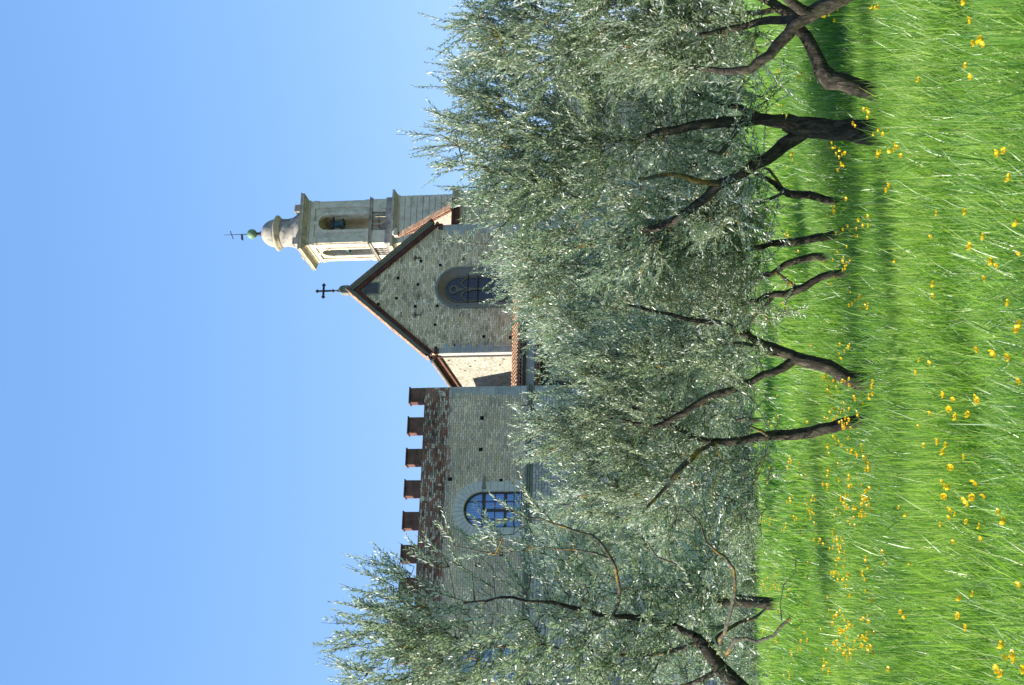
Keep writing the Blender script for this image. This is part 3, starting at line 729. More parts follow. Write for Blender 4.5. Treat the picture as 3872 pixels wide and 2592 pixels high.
def smooth_path(pts, rad, step=.10, jit=.007):
    pts = np.asarray(pts, float); rad = np.asarray(rad, float)
    t = np.concatenate([[0], np.cumsum(np.linalg.norm(np.diff(pts, axis=0), axis=1))])
    m = max(3, int(t[-1]/step)); tt = np.linspace(0, t[-1], m)
    # Catmull-Rom through the points
    out = np.zeros((m, 3))
    for q, u in enumerate(tt):
        i = min(max(np.searchsorted(t, u)-1, 0), len(pts)-2)
        f = (u-t[i])/(t[i+1]-t[i]+1e-9)
        p0 = pts[max(i-1, 0)]; p1 = pts[i]; p2 = pts[i+1]; p3 = pts[min(i+2, len(pts)-1)]
        out[q] = .5*((2*p1)+(-p0+p2)*f+(2*p0-5*p1+4*p2-p3)*f*f+(-p0+3*p1-3*p2+p3)*f**3)
    out[1:-1] += rng.normal(0, jit, (m-2, 3))
    return out, np.interp(tt, t, rad)

def leaves(P, D, L, Wd, N):
    """P base, D direction, N normal (all (k,3)); folded lens-shaped leaf of two triangles each side of the midrib"""
    k = len(P); S = np.cross(D, N); S /= (np.linalg.norm(S, axis=1)[:, None]+1e-9); N = np.cross(S, D)
    L = L[:, None]; Wd = Wd[:, None]
    mid = P + D*L*.5 - N*L*.03
    v0 = P; v1 = mid + S*Wd*.5 + N*Wd*.16; v2 = P + D*L - N*L*rng.uniform(-.02, .14, (k, 1)); v3 = mid - S*Wd*.5 + N*Wd*.16
    V = np.stack([v0, v1, v2, v3], 1).reshape(-1, 3)
    b = np.arange(k)[:, None]*4
    return V, np.concatenate([b+np.array([[0, 1, 2]]), b+np.array([[0, 2, 3]])])

def crown_shoots(starts, dirs, lens, leaf, V, F, R_, TV, TF, TT, droop=.25):
    """grow leafy shoots: slightly arching axes with opposite leaf pairs"""
    Ps, Ds, Ns, Ls = [], [], [], []
    for p, d, ln in zip(starts, dirs, lens):
        m = max(4, int(ln/(leaf*.42))); t = np.linspace(0, 1, m)[:, None]
        side = unit(np.cross(d, rng.normal(size=3)))
        bend = side*rng.uniform(-.22, .22) + np.array([0, 0, -droop*rng.uniform(0, 1)])
        ax = p + d*ln*t + bend*ln*t*t
        td = d + bend*2*t; td /= np.linalg.norm(td, axis=1)[:, None]
        tube(ax[::2] if m > 5 else ax, np.linspace(.0035, .0014, len(ax[::2] if m > 5 else ax)), 3, TV, TF, TT, .35)
        roll = rng.uniform(0, 6.3) + np.arange(m)*1.57 + rng.normal(0, .3, m)
        a = np.cross(td, side); a /= (np.linalg.norm(a, axis=1)[:, None]+1e-9); c = np.cross(td, a)
        for sg in (0, math.pi):
            rd = a*np.cos(roll+sg)[:, None] + c*np.sin(roll+sg)[:, None]
            op = rng.uniform(.35, .85, (m, 1))
            ld = td*np.cos(op) + rd*np.sin(op); ld += rng.normal(0, .12, ld.shape); ld /= np.linalg.norm(ld, axis=1)[:, None]
            keep = (rng.random(m) < .93) & (t[:, 0] > .06)
            Ps.append(ax[keep]); Ds.append(ld[keep])
            nn = td*np.sin(op) - rd*np.cos(op) + rng.normal(0, .28, ld.shape)      # upper side faces the shoot tip
            Ns.append(nn[keep]); Ls.append((leaf*rng.uniform(.72, 1.18, m)*(1-.35*t[:, 0]**3))[keep])
    P = np.concatenate(Ps); D = np.concatenate(Ds); N = np.concatenate(Ns); L = np.concatenate(Ls)
    v, f = leaves(P, D, L, L*rng.uniform(.24, .34, len(L)), N)
    V.append(v); F.append(f); R_.append(np.repeat(np.clip(rng.normal(.45, .22, len(P)), 0, 1), 4))

def olive(name, label, d, limbs, clumps, leaf=.056, lai=3.2, group='olive trees in the meadow', sprigs=(), dd=0.0, cat='tree', thick=1.0, back=.0):
    """limbs: [(zx, zy, width px, depth shift)...] per limb, the first is the trunk; clumps: (zx, zy, half height, half width[, weight, depth shift])"""
    px = d/FPX*1.6531
    l0 = limbs[0][0]; base = at(l0[0], l0[1], d); g = float(gz(base[0], base[1]))
    root = empty(name, (base[0], base[1], g), 0, label=label, cat=cat, group=group)
    org = np.array([base[0], base[1], g])
    TV, TF, TT = [], [], []; BV, BF, BT = [], [], []
    nodes = []; par = []; ndir = []
    for li, lb in enumerate(limbs):
        pts = [at(q[0], q[1], d + (q[3] if len(q) > 3 else 0)) - org for q in lb]
        rad = [q[2]*px*.46*thick for q in lb]
        if li == 0:
            dn = unit(pts[0]-pts[1]); pts = [pts[0]*np.array([1, 1, 0]) + np.array([dn[0]*.06, dn[1]*.06, -.15])] + pts if pts[0][2] > .05 else pts
            if len(pts) > len(rad): rad = [rad[0]*1.55] + rad
        path, rr_ = smooth_path(pts, rad)
        tube(path, rr_, 12 if li == 0 else 9, TV, TF, TT, 0.0 if rr_[0] > .03 else .6, wob=.10)
        lo = 0 if li else int(len(path)*.55)
        for q in range(lo, len(path)):
            nodes.append(path[q]); ndir.append(unit(path[min(q+1, len(path)-1)] - path[max(q-1, 0)]))
    clumps = [tuple(c)+(1,)*(5-len(c))+((c[5] if len(c) > 5 else 0)+back,) if len(c) < 6 else tuple(c[:5])+(c[5]+back,) for c in clumps]
    ctr = np.mean([at(c[0], c[1], d+(c[5] if len(c) > 5 else 0)) - org for c in clumps], axis=0)
    att = []
    per = 3.0
    for c in clumps:
        cc = at(c[0], c[1], d+(c[5] if len(c) > 5 else 0)) - org
        rz, rx = c[2]*px, c[3]*px; ry = max(.45, (rz+rx)*.5)*.85
        w = c[4] if len(c) > 4 else 1
        nl = lai*w*math.pi*rz*rx/(leaf*leaf*.23*.55)
        sl_n = 2*.38/(leaf*.42); na = max(4, int(nl/sl_n/per))
        u = rng.normal(size=(na, 3)); u /= np.linalg.norm(u, axis=1)[:, None]; u *= (rng.random((na, 1))**.42)
        att.append(cc + u*np.array([rx, ry, rz]))
    att = np.concatenate(att)
    att = att[att[:, 2] > .45]
    N = np.array(nodes); ND = np.array(ndir)
    dist = np.array([np.min(np.sum((N-a)**2, 1)) for a in att]); att = att[np.argsort(dist)]
    cap = len(N) + len(att)*14 + 50
    NN = np.zeros((cap, 3)); NDD = np.zeros((cap, 3)); cnt = len(N); NN[:cnt] = N; NDD[:cnt] = ND
    ss, sd, sL = [], [], []
    for a in att:
        v = a - NN[:cnt]; dl = np.linalg.norm(v, axis=1) + 1e-6
        ali = np.sum(v*NDD[:cnt], 1)/dl
        j = int(np.argmin(dl*(1.35 - .35*ali)))
        p0 = NN[j]; L = dl[j]; m = int(min(12, max(2, L/.11)))
        t = np.linspace(0, 1, m+1)[:, None]
        c1 = p0 + NDD[j]*L*.35 + np.array([0, 0, .06*L]); 
        path = (1-t)**2*p0 + 2*t*(1-t)*c1 + t*t*a
        path[1:] += rng.normal(0, .012+.018*min(L, 1), (m, 3))
        r0 = .003 + .010*min(L, 1.4)*thick
        tube(path, np.linspace(r0, .0028, m+1), 4 if r0 < .008 else 6, BV, BF, BT, 1.0)
        tg = np.diff(path, axis=0); tg /= (np.linalg.norm(tg, axis=1)[:, None]+1e-9)
        NN[cnt:cnt+m] = path[1:]; NDD[cnt:cnt+m] = tg; cnt += m
        outd = unit(a - ctr)
        for k in range(int(per) + (rng.random() < .3)):
            q = path[-1] if k == 0 else path[max(1, m-int(rng.integers(0, 3)))]
            dv = unit(tg[-1]*.55 + outd*.35 + np.array([0, 0, .85]) + rng.normal(0, .38, 3))
            ss.append(q); sd.append(dv); sL.append(rng.uniform(.22, .54))
    for (zx, zy, zx2, zy2, dz) in sprigs:      # single shoots standing out of the crown
        p = at(zx, zy, d+dz)-org; q = at(zx2, zy2, d+dz)-org
        L = np.linalg.norm(q-p); ss.append(p); sd.append(unit(q-p)); sL.append(L)
        ss.append(p+(q-p)*.3); sd.append(unit(unit(q-p)+rng.normal(0, .35, 3))); sL.append(L*.55)
        ss.append(p+(q-p)*.15); sd.append(unit(unit(q-p)+rng.normal(0, .35, 3))); sL.append(L*.6)
        j = int(np.argmin(np.linalg.norm(NN[:cnt]-p, axis=1)))
        if np.linalg.norm(NN[j]-p) > .03: tube(np.linspace(NN[j], p, 4), np.linspace(.007, .004, 4), 4, BV, BF, BT, 1.0)
        tube(np.linspace(p, q, 5), np.linspace(.0045, .0015, 5), 3, BV, BF, BT, .5)
    LV, LF, LR = [], [], []
    crown_shoots(ss, sd, sL, leaf, LV, LF, LR, BV, BF, BT)
    lv = np.concatenate(LV); 
    np_mesh('trunk', np.concatenate(TV), [np.concatenate(TF)], M['bark'], root, True, {'thin': np.concatenate(TT)})
    np_mesh('branches', np.concatenate(BV), [np.concatenate(BF)], M['bark'], root, True, {'thin': np.concatenate(BT)})
    np_mesh('crown', lv, LF, M['leaf'], root, False, {'rnd': np.concatenate(LR)})
    return root

# nearest trees on the right of the upright view
olive('olive_tree', 'olive with a thick straight furrowed trunk that forks into one upright and one slanting limb', 13.9,
      [[(1992,302,66),(1940,298,58),(1880,294,54),(1830,290,52),(1795,280,46)],
       [(1795,278,38),(1740,272,34),(1700,278,30),(1650,282,28),(1600,286,26),(1520,303,23,.1),(1440,320,18,.35),(1370,318,13,.55),(1290,314,8,.7)],
       [(1840,300,38),(1790,332,36),(1750,365,34),(1700,395,28),(1650,420,26),(1600,460,25,.05),(1530,510,22,.2),(1490,522,17,.4),(1440,545,12,.6),(1390,560,7,.7)],
       [(1740,270,20,0),(1700,250,18,.2),(1640,235,15,.4),(1560,205,11,.7),(1480,190,7,.9)],
       [(1650,420,16,0),(1600,415,14,-.2),(1540,400,11,-.4),(1460,410,8,-.5)],
       [(1690,288,12,0),(1668,330,14,-.15),(1640,350,11,-.25),(1620,345,6,-.3)]],
      [(1130,215,95,85),(1120,320,115,80),(1210,430,140,85),(1330,270,190,140),(1380,430,180,120),(1530,215,150,110,.8),(1560,340,150,110,.8),(1450,570,120,80,.8),(1620,440,90,90,.7),(1690,230,70,60,.4),(1250,340,130,100),(1240,560,90,60),(1150,150,90,80),(1735,345,45,85,.45,-.7),(1665,500,75,65,.7,-.1),(1745,225,45,55,.6,-.2)],
      thick=.95, back=.32,
      sprigs=[(1010,310,905,308,0),(1030,330,935,345,0),(1060,380,975,385,0),(1100,430,990,425,.1),(1040,300,960,290,0),(1080,230,1000,200,0),(1090,180,1005,165,0),(1110,560,1005,545,0),(1150,520,1045,500,0),(1120,470,1000,465,0),(1230,600,1100,570,.1),(1180,560,1060,610,0),(1030,270,965,250,0)])
olive('olive_tree', 'olive with a bent trunk that elbows and leans away from the upright forked olive', 13.4,
      [[(1992,212,50),(1940,193,50),(1898,182,58),(1880,165,46),(1868,130,38),(1850,95,36),(1820,50,32),(1785,20,29),(1745,-5,27),(1690,-40,24)],
       [(1785,20,18,0),(1700,35,13,.4),(1600,50,9,.7),(1480,60,6,.9)],
       [(1690,-40,16,0),(1600,-30,14,.2),(1500,0,11,.3),(1400,20,8,.3)]],
      [(1150,70,100,80),(1270,120,150,90),(1250,10,170,80),(1420,80,150,120),(1570,80,120,100,.8),(1440,-60,200,100),(1715,130,60,90,.7,-.5),(1640,60,90,80,.6,-.5),(1300,-60,150,90),(1500,30,140,110)],
      thick=.88, back=.3,
      sprigs=[(1130,60,1030,62,0),(1110,30,1045,5,0),(1150,110,1050,130,0),(1120,90,1040,100,0)])
olive('olive_tree', 'olive whose trunk slants in from the frame edge and crosses behind the elbowed trunk', 12.6,
      [[(2010,-52,56),(1975,-40,52),(1930,-6,46),(1885,18,44),(1850,36,44),(1815,60,36),(1775,112,33),(1728,148,30),(1690,165,22,.1),(1620,160,15,.4),(1540,150,9,.7)],
       [(1850,36,34,0),(1812,48,28,.1),(1765,45,26,.2),(1700,60,20,.3),(1600,80,14,.3)],
       [(1855,32,34,0),(1815,5,32,-.1),(1770,-40,28,-.2),(1690,-90,22,-.2),(1560,-110,14,-.2)]],
      [(1500,-110,250,110),(1300,-90,170,90),(1600,120,110,90,.8,.6),(1500,110,130,100,.9,.8),(1620,20,90,90,.8,.6)], thick=.85)
# second row: slim trunks
S2 = 'slim olive trunks of the second row'
olive('olive_tree', 'slim olive with a twig-like curved side branch near the ground, behind the forked olive', 17.4,
      [[(1902,460,19),(1860,447,21),(1800,440,19),(1780,425,13),(1745,405,10),(1690,385,8)],
       [(1800,440,9,0),(1770,452,8,.1),(1720,470,6,.2),(1650,480,5,.3)], [(1790,432,8,0),(1775,405,8,-.1),(1755,385,6,-.15),(1735,380,5,-.2)]],
      [(1640,450,110,70),(1540,480,120,90),(1640,370,100,70,.7),(1725,430,55,70,.8),(1740,500,45,50,.6)], group=S2)
olive('olive_tree', 'slim olive with a straight upright trunk, first of three trunks standing close together', 17.6,
      [[(1906,538,22),(1860,545,21),(1795,556,19),(1740,565,14),(1660,580,10),(1550,585,7)]],
      [(1290,590,120,90),(1225,640,75,75,.9),(1430,600,160,90),(1580,560,140,90),(1710,555,75,80),(1500,500,120,80,.7)], group=S2,
      sprigs=[(1250,610,1150,600,0),(1240,640,1170,650,0)])
olive('olive_tree', 'slim olive curving gently, middle one of three trunks standing close together', 18.2,
      [[(1908,586,20),(1860,588,20),(1812,598,17),(1780,618,14),(1740,635,11),(1650,650,9),(1520,640,7)]],
      [(1265,705,65,65,.9),(1370,680,130,80),(1500,650,150,90),(1670,635,110,70)], group=S2,
      sprigs=[(1250,690,1190,700,0),(1260,650,1180,640,0)])
olive('olive_tree', 'slim leaning olive that branches low down, last of three trunks standing close together', 17.2,
      [[(1896,628,18),(1860,645,19),(1825,662,20),(1790,672,18),(1760,672,14),(1735,688,13),(1700,690,10),(1640,715,9),(1540,740,7)],
       [(1820,658,10,0),(1800,640,9,-.1),(1770,622,8,-.1),(1745,625,6,-.1)], [(1772,675,9,0),(1745,705,8,.1),(1715,735,6,.1),(1690,755,5,.1)]],
      [(1285,765,65,65,.8),(1350,755,80,80),(1450,740,150,90),(1600,720,150,80),(1735,735,60,65,.8),(1690,670,60,60,.7)], group=S2,
      sprigs=[(1240,760,1180,765,0),(1230,730,1185,725,0)])
olive('olive_tree', 'olive with a trunk split low into a broad V of two long limbs', 15.4,
      [[(1956,872,42),(1930,856,36),(1880,836,34),(1840,824,32),(1812,817,30)],
       [(1815,813,26,0),(1770,795,23,0),(1730,778,20,0),(1690,758,18,0),(1650,740,16,0),(1600,735,12,0),(1530,720,9,0),(1440,700,7,0)],
       [(1812,826,22,0),(1786,843,22,0),(1740,860,18,0),(1700,885,18,0),(1650,900,18,0),(1610,915,16,0),(1570,940,16,0),(1525,966,14,0),(1490,975,10,0),(1420,960,7,0)],
       [(1812,820,14,.1),(1770,812,12,.1),(1720,790,10,.1),(1680,785,8,.1),(1600,800,7,.1),(1500,820,6,.1)]],
      [(1370,850,80,80),(1430,840,140,100),(1560,800,150,100),(1460,930,150,90),(1700,820,90,75,.75,-.4),(1590,960,80,70,.6),(1700,900,70,60,.6,-.2)], back=.35,
      sprigs=[(1270,820,1215,800,0),(1260,860,1200,850,0),(1250,900,1195,905,0)])
olive('olive_tree', 'olive with a single dark slanting trunk rising from the thickest patch of buttercups', 15.6,
      [[(1948,964,30),(1900,975,30),(1850,990,28),(1800,998,25),(1760,998,24),(1720,1002,20),(1680,1012,19),(1640,1012,15),(1590,1002,13),(1545,978,13),(1500,950,9),(1420,930,7)],
       [(1640,1012,12,0),(1600,1030,13,-.1),(1575,1055,17,-.2),(1545,1085,15,-.3),(1520,1120,9,-.3),(1480,1160,7,-.4)],
       [(1760,1000,8,0),(1740,985,7,-.2),(1715,975,5,-.3)]],
      [(1300,980,85,80),(1390,1010,130,100),(1410,1130,140,90),(1560,1090,150,110),(1690,1130,80,90,.9),(1740,1080,50,60,.5),(1600,1220,120,80,.9)], back=.25,
      sprigs=[(1240,960,1160,965,0),(1230,1000,1150,1010,0),(1230,1040,1165,1060,0),(1220,930,1150,920,0)])
# farther back
olive('olive_tree', 'added olive hidden behind the single slanting trunk to shade the meadow grass', 21,  # added tree, kept out of sight, for its shadow on the grass
      [[(1868,986,14),(1840,991,14),(1800,999,13),(1760,1000,12),(1700,1005,11),(1640,1010,9),(1560,1000,7)], [(1640,1010,8),(1560,960,7),(1480,940,5)]],
      [(1420,960,100,90),(1500,1040,90,80),(1600,930,90,80),(1500,860,90,70)], group=S2)
olive('olive_tree', 'olive just beyond the frame edge shading the grass near the thick back trunk', 18.5,
      [[(1890,1830,26),(1840,1835,24),(1760,1830,20),(1650,1820,14)], [(1760,1830,14),(1680,1780,11),(1560,1750,7)]],
      [(1450,1800,130,110),(1550,1880,120,90),(1600,1740,110,80)], group=S2)
olive('olive_tree', 'olive with a dark thick trunk standing far back beside the drooping bare branches', 27.5,
      [[(1768,1380,30),(1700,1376,30),(1640,1372,28),(1560,1360,18),(1460,1330,10)], [(1640,1372,16),(1560,1290,12),(1480,1240,8)]],
      [(1330,1240,90,110),(1430,1270,150,110),(1560,1240,120,100),(1520,1390,150,90),(1640,1300,60,100,.8)], leaf=.075)
olive('olive_tree', 'small far olive whose short dark trunk shows between the two front trunks', 33,
      [[(1728,960,14),(1690,958,13),(1640,955,11),(1560,950,8)]],
      [(1600,950,90,100),(1560,1060,90,90),(1590,840,90,80)], leaf=.09, lai=2.6)
# the near tree at the lower left of the upright view
olive('olive_tree', 'large near olive with long arching branches reaching across the castle window', 12.6,
      [[(1960,1840,80),(1850,1740,72),(1760,1640,64),(1700,1580,56),(1650,1530,50),(1615,1485,42),(1590,1455,34)],
       [(1590,1455,26,0),(1540,1435,22,.1),(1480,1418,20,.1),(1400,1410,18,0),(1320,1392,16,0),(1240,1375,12,-.1),(1150,1370,9,-.1),(1060,1380,6,-.1)],
       [(1640,1490,16,0),(1660,1430,13,-.5),(1678,1370,12,-.7),(1681,1315,11,-.8),(1652,1268,9,-.9),(1620,1247,7,-.9),(1597,1195,5,-.9),(1560,1160,4,-.9)],
       [(1660,1500,14,0),(1689,1462,12,-.6),(1730,1466,11,-.8),(1760,1463,11,-.9),(1785,1440,10,-1),(1790,1417,10,-1),(1808,1415,10,-1)],
       [(1788,1420,4,-1),(1785,1395,3,-1),(1788,1350,3,-1),(1825,1302,3,-1),(1818,1272,2.4,-1)],
       [(1620,1480,16,0),(1658,1443,14,.3),(1697,1422,13,.4),(1727,1416,12,.4),(1752,1393,9,.4)],
       [(1400,1410,11,0),(1419,1350,12,-.2),(1396,1278,11,-.3),(1361,1230,10,-.3),(1310,1215,8,-.3),(1270,1198,7,-.3),(1209,1185,5,-.3)],
       [(1396,1278,8,-.3),(1350,1262,7,-.3),(1300,1255,5,-.3),(1240,1252,4,-.3)],
       [(1600,1470,20,0),(1540,1490,18,.2),(1450,1500,15,.2),(1350,1490,12,.2),(1250,1480,10,.2),(1150,1480,8,.2),(1000,1490,5,.2)],
       [(1650,1530,20,0),(1560,1570,16,.1),(1450,1580,13,.1),(1300,1570,10,.1),(1150,1570,7,.1)],
       [(1545,1290,7,-.8),(1500,1270,6,-.8),(1480,1240,4,-.8)]],
      [(900,1450,95,90,.75),(880,1560,110,60,.75),(1010,1400,110,80,.6),(1040,1520,130,90),(935,1335,75,60,.8),(1000,1440,110,80,.6),(1170,1460,130,110,.9),(1330,1460,150,110),(1300,1340,120,90,.7),(1480,1400,130,110),(1480,1540,150,80),(1590,1340,80,90,.6),(1640,1450,70,80,.5),(1130,1290,100,60,.28),(1180,1210,90,50,.2),(1620,1230,70,60,.4)],
      leaf=.060, lai=3.0, thick=.72, back=.12,
      sprigs=[(860,1470,722,1495,0),(860,1450,740,1460,0),(850,1430,735,1425,.1),(870,1400,760,1375,0),(880,1370,775,1335,0),(900,1340,790,1290,0),(930,1310,830,1275,0),(840,1540,725,1505,0),(830,1555,750,1548,0),(1000,1300,910,1240,-.2),(1010,1270,950,1225,-.2),(1040,1250,1010,1160,-.3),(1150,1230,1060,1170,-.3),(1240,1180,1160,1090,-.3),(1209,1185,1110,1150,-.3),(1200,1180,1100,1200,-.3),(1270,1200,1180,1110,-.3),(1080,1310,985,1260,-.1)])

for lb, d_, zy_ in (('leafy olive wholly past the frame edge beyond the slanting trunk, nearest one', 15.5, -420), ('leafy olive wholly past the frame edge beyond the slanting trunk, farther one', 21, -330)):
    olive('olive_tree', lb, d_, [[(1930,zy_,30),(1860,zy_+8,28),(1780,zy_-5,24),(1680,zy_+10,18),(1560,zy_,12)], [(1780,zy_-5,16),(1680,zy_-70,12),(1560,zy_-110,8)]],
          [(1450,zy_,150,120),(1600,zy_+70,110,90),(1580,zy_-90,120,100)], lai=2.6)
# trees beyond the meadow and the hedge line
FG = 'trees along the far side of the meadow'
fl = ['far rounded olive crown beyond the meadow, directly behind the forked olive', 'far olive crown beyond the meadow behind the three close trunks',
      'far olive crown beyond the meadow behind the V-shaped trunk', 'far olive crown beyond the meadow between the slanting trunk and the dark back trunk',
      'far olive crown beyond the meadow behind the near arching branches', 'far olive crown beyond the meadow behind the elbowed trunk', 'far olive crown between the elbowed and the forked olives, last row', 'far olive crown behind the small twiggy olive, last row',
      'far olive crown between the three close trunks and the V-shaped trunk, last row', 'far olive crown behind the single slanting trunk, last row']
for (yy, dd_, lb) in ((300, 52, 0), (620, 50, 1), (860, 54, 2), (1180, 47, 3), (1470, 52, 4), (40, 50, 5), (170, 56, 6), (420, 58, 7), (740, 57, 8), (1010, 56, 9)):
    olive('far_tree', fl[lb], dd_, [[(1722,yy,8),(1690,yy+4,7),(1640,yy-5,6)]],
          [(1650,yy,65,90),(1570,yy-40,80,80),(1560,yy+50,80,80),(1690,yy+80,34,70),(1690,yy-80,34,70)], leaf=.14, lai=3, group=FG)
def bush(label, zy, d, w, h):
    p = at(1700, zy, d); g = float(gz(p[0], p[1]))
    root = empty('bush', (p[0], p[1], g), 0, label=label, cat='bush', group='dark bushes at the far edge of the meadow')
    n = 900; a = rng.uniform(0, 6.28, n); r_ = np.sqrt(rng.random(n)); z = rng.random(n)**1.2
    lump = .8+.35*np.sin(a*3+zy)*.5+.25*np.sin(a*7)
    S = np.stack([np.cos(a)*r_*w*(1-.5*z)*lump, np.sin(a)*r_*w*.6*(1-.5*z), z*h*lump], 1)
    D = S/np.array([w, w, h]) + rng.normal(0, .5, (n, 3)) + np.array([0, 0, .6]); D /= np.linalg.norm(D, axis=1)[:, None]
    LV, LF, LR, TV, TF, TT = [], [], [], [], [], []
    crown_shoots(list(S), list(D), rng.uniform(.3, .55, n), .11, LV, LF, LR, TV, TF, TT)
    np_mesh('foliage', np.concatenate(LV), LF, M['leaf'], root, False, {'rnd': np.concatenate(LR)*.45})
    for k in range(7):
        e = S[k*20]; tube([np.array([0, 0, -.1]), e*.5+rng.normal(0, .05, 3), e], [.03, .02, .008], 5, TV, TF, TT, .6)
    np_mesh('stems', np.concatenate(TV), [np.concatenate(TF)], M['bark'], root, True, {'thin': np.concatenate(TT)})
for zy, d, w, h, lb in ((1000, 44, 1.5, 1.2, 'dark bush at the far meadow edge behind the slanting trunk'), (1110, 43, 1.4, 1.1, 'dark bush at the far meadow edge right of the open grass'),
                        (1215, 42, 1.3, 1.25, 'dark bush at the far meadow edge in the middle of the open grass'), (1300, 43, 1.2, 1.0, 'dark bush at the far meadow edge just before the thick back trunk'),
                        (1480, 42, 1.8, 1.1, 'dark bush at the far meadow edge below the near arching branches'), (760, 46, 1.6, 1.2, 'dark bush at the far meadow edge behind the V-shaped trunk'),
                        (540, 46, 1.6, 1.1, 'dark bush at the far meadow edge behind the first close trunk'), (180, 46, 1.9, 1.1, 'dark bush at the far meadow edge behind the elbowed trunk')):
    bush(lb, zy, d, w, h)

# ------------------------------------------------------------------ grass
def fld(x, y, s, ph):
    return (np.sin(x*1.3*s+ph)*np.cos(y*.9*s-ph*1.7) + np.sin(x*.55*s-y*.7*s+ph*2.3) + .6*np.sin(x*2.9*s+y*2.1*s+ph))/2.6
def grass_band(y0, y1, dens, wmul, segs, hmul=1.0, margin=2.6):
    area = (y1-y0)*(.245*(y0+y1)+2*margin); n = int(area*dens)
    u = rng.random(n); hw0, hw1 = .245*y0+margin, .245*y1+margin
    y = y0+(y1-y0)*u; x = rng.uniform(-1, 1, n)*(.245*y+margin)
    # blades stand in tufts
    tx = np.round(x/.11+rng.normal(0, .2, n))*.11; ty = np.round(y/.11+rng.normal(0, .2, n))*.11
    mv = rng.random(n) < .5; x = np.where(mv, x*.35+tx*.65, x); y = np.where(mv, y*.35+ty*.65, y)
    f1 = fld(x, y, 1.0, 1.0); f2 = fld(x, y, .55, 4.0)
    h = (.42 + .10*f1 + .06*f2)*rng.uniform(.45, 1.15, n)*hmul
    # hollows: uneven strips of short thin grass between the tall stands
    hol = np.zeros(n)
    for yc, wd, am, ph_ in ((8.9, .55, 1.0, .5), (12.0, .35, .45, 2.1), (17.2, .7, 1.0, 3.3), (21.5, .9, .9, 4.4), (26, 1.0, .7, 1.2)):
        dv = (y - yc - .45*np.sin(x*.8+ph_) - .25*np.sin(x*2.1+ph_*2)) / (wd*(1+.5*np.sin(x*1.1+ph_*3)))
        hol = np.maximum(hol, am*np.exp(-dv*dv)*np.clip(.75+.6*np.sin(x*.6+ph_*1.7), 0, 1))
    h = h*(1-.55*hol); drop = rng.random(n) < hol*.55
    h = np.where(drop, h*.25, h)
    tall = rng.random(n) < .05; h = np.where(tall, h*1.38, h)
    az = 1.6*fld(x, y, .8, 2.2) + rng.normal(0, 1.2, n) + np.where(rng.random(n) < .15, math.pi, 0)
    lean = np.clip(.27+.18*fld(x, y, .9, 5.5)+rng.normal(0, .22, n), .02, 1.0)
    dx, dy = np.cos(az), np.sin(az)*.8
    face = rng.uniform(0, math.pi, n); wx, wy = np.cos(face), np.sin(face)
    w = .0042*wmul*rng.uniform(.6, 1.7, n)
    ts = np.linspace(0, 1, segs+1); z0 = gz(x, y)-.02
    V = []; cols = []
    prof = {0: 1}
    for i, t in enumerate(ts):
        off = lean*h*t**1.8; zz = z0 + h*t*(1-.28*lean*t)
        cx, cy = x+dx*off, y+dy*off
        ww = w*(1-t**2.2)
        if i < segs:
            V.append(np.stack([cx-wx*ww, cy-wy*ww, zz], 1)); V.append(np.stack([cx+wx*ww, cy+wy*ww, zz], 1))
        else: V.append(np.stack([cx, cy, zz], 1))
    k = 2*segs+1
    Vv = np.stack(V, 1).reshape(-1, 3); b = np.arange(n)[:, None]*k
    quads = np.concatenate([b+np.array([[2*i, 2*i+1, 2*i+3, 2*i+2]]) for i in range(segs-1)]) if segs > 1 else np.zeros((0, 4), int)
    tris = b+np.array([[2*segs-2, 2*segs-1, 2*segs]])
    r_ = np.clip(.42-.22*hol+.22*fld(x, y, .7, 8)+rng.normal(0, .26, n), 0, .97); r_ = np.where(rng.random(n) < .012, 1, r_)  # blades coloured darker in the hollows, painting the shade between tall stands
    return Vv, quads, tris, np.repeat(r_, k)
GV, GQ, GT, GR = [], [], [], []; off = 0
for args in ((3.6, 6.5, 4200, 1.0, 4), (6.5, 10, 4000, 1.0, 4), (10, 15, 2700, 1.15, 3), (15, 22, 1700, 1.5, 3), (22, 34, 520, 2.6, 2, 1.0, 4), (34, 62, 170, 4.6, 2, 1.0, 8)):
    v, q, t, r_ = grass_band(*args); GV.append(v); GQ.append(q+off); GT.append(t+off); GR.append(r_); off += len(v)
tag(np_mesh('grass', np.concatenate(GV), [np.concatenate(GQ), np.concatenate(GT)], M['grass'], None, True, {'rnd': np.concatenate(GR)}),
    label='tall bright green grass covering the meadow', cat='grass', kind='stuff')

# ------------------------------------------------------------------ buttercups
def petals_mesh():
    V, F = [], []
    for k in range(5):
        a = 2*math.pi*k/5; ca, sa = math.cos(a), math.sin(a)
        prof = [(.002, 0, .003), (.009, .0065, .004), (.0155, .0085, .0105), (.0185, .005, .0165)]
        b = len(V)
        for r_, hw, z in prof:
            for s_ in (-1, 0, 1): 
                zz = z + (.0016 if s_ else 0)
                V.append((r_*ca - s_*hw*sa, r_*sa + s_*hw*ca, zz))
        for i in range(3):
            for j in range(2): F.append((b+i*3+j, b+i*3+j+1, b+i*3+j+4, b+i*3+j+3))
    return V, F
pv, pf = petals_mesh()
me_p = bpy.data.meshes.new('petals'); me_p.from_pydata(pv, [], pf); me_p.materials.append(M['petal']); me_p.update()
mb = MB(); mb.lathe([(.001, .002), (.005, .004), (.004, .009), (.001, .011)], 0, 0, 7)
me_c = bpy.data.meshes.new('stamens'); me_c.from_pydata(mb.v, [], mb.f); me_c.materials.append(M['petal']); me_c.update()
mb = MB(); mb.rod((.015, .01, -.52), (.01, .004, -.2), .0016, 5, .0014); mb.rod((.01, .004, -.2), (0, 0, .003), .0014, 5, .0011)
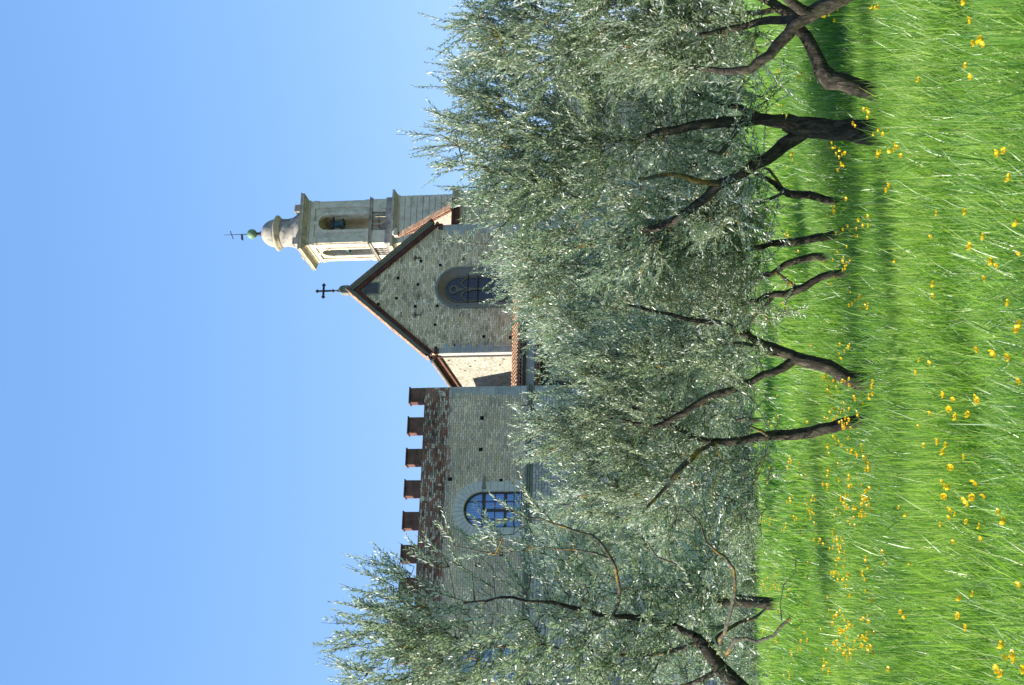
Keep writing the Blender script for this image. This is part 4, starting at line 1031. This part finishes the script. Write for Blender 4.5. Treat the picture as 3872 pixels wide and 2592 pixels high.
me_s = bpy.data.meshes.new('stem'); me_s.from_pydata(mb.v, [], mb.f); me_s.materials.append(M['stem']); me_s.update()
near = [(2220,5),(2222,45),(2225,98),(2246,95),(2264,88),(2262,100),(2226,152),(2230,176),(2280,350),(2304,346),(2306,410),(2215,483),(2133,489),(2122,540),(2238,543),(2228,566),(2266,598),(2272,606),(2330,578),(2265,635),(2338,515),(2310,695),(2337,742),(2322,755),(2150,650),(2140,676),(2058,598),(2235,797),(2297,805),(2322,815),(2318,870),(2122,828),(2170,903),(2174,912),(2240,908),(2242,918),(2197,955),(2182,935),(2222,950),(2140,945),(2105,975),(2155,1010),(2160,1018),(2166,1036),(2200,1045),(2172,1068),(2150,1102),(2170,1112),(2176,1116),(2230,1105),(2238,1133),(2232,1140),(2160,1135),(2176,1178),(2182,1184),(2150,1200),(2215,1195),(2233,1205),(2278,1170),(2310,1195),(2250,1232),(2226,1150),(2215,1142),(2330,1335),(2220,1360),(2210,1372),(2205,1410),(2220,1435),(2299,1476),(2314,1480),(2300,1500),(2306,1508),(2330,1500),(2300,1530),(2330,1532),(2304,1545),(2180,1240),(2165,1165),(2120,1020),(2090,1290),(2078,1180),(2240,1100)]
spots = [(x, y, 'n') for x, y in near]
def scatter(k, x0, x1, y0, y1, z):
    out = []
    while len(out) < k:      # small knots of flowers
        cx, cy = rng.uniform(x0, x1), rng.uniform(y0, y1)
        for _ in range(int(rng.integers(1, 6))): out.append((float(np.clip(cx+rng.normal(0, 7), x0, x1)), cy+rng.normal(0, 9), z))
    return out[:k]
spots += scatter(62, 1893, 1985, 850, 1110, 'b') + scatter(72, 1905, 2000, 1110, 1560, 'b') + scatter(24, 1900, 1985, 500, 850, 'b') + scatter(34, 1880, 2030, 10, 500, 'b') + scatter(16, 2020, 2130, 0, 1560, 'n')
LBL = {'n': ('yellow buttercup in flower among the tall grass of the near meadow', 'yellow buttercups in the near grass'),
       'b': ('yellow buttercup in the band of flowers at the foot of the olive trunks', 'yellow buttercups at the foot of the olives')}
for (zx, zy, z) in spots:
    px_, d = ground_pt(zx, zy, .53)
    h = .53 + rng.uniform(-.03, .02)
    s_ = rng.uniform(.7, 1.08)
    o = empty('buttercup', (px_, d, float(gz(px_, d))), label=LBL[z][0], cat='flower', group=LBL[z][1])
    tl = (rng.normal(0, .35), rng.normal(0, .35)-.15, rng.uniform(0, 6.28))
    for nm, me in (('petals', me_p), ('stamens', me_c), ('stem', me_s)):
        c = bpy.data.objects.new(nm, me); COL.objects.link(c); c.parent = o
        c.location = (0, 0, h); c.scale = (s_,)*3
        if nm != 'stem': c.rotation_euler = tl
# distant buttercups that read only as a yellow haze of dots
V, F = [], []
P = np.array(pv)[[0, 3, 5, 9, 11]]
for (zx, zy, _) in scatter(120, 1735, 1880, 1050, 1560, 's') + scatter(60, 1760, 1880, 0, 1050, 's') + scatter(150, 1885, 2000, 830, 1560, 's') + scatter(40, 1890, 1990, 0, 830, 's'):
    px_, d = ground_pt(zx, zy, .52); g = float(gz(px_, d))+.52; s_ = rng.uniform(.8, 1.2)
    b = len(V)
    R3 = np.array(Matrix.Rotation(rng.normal(0, .4), 3, 'X') @ Matrix.Rotation(rng.uniform(0, 6.28), 3, 'Z'))
    for v in pv: q = R3 @ (np.array(v)*s_); V.append((px_+q[0], d+q[1], g+q[2]))
    F += [tuple(b+i for i in f) for f in pf]
me = bpy.data.meshes.new('far_buttercups'); me.from_pydata(V, [], F); me.materials.append(M['petal'])
o = bpy.data.objects.new('far_buttercups', me); COL.objects.link(o)
tag(o, label='scattered specks of distant yellow buttercups across the far meadow', cat='flowers', kind='stuff')
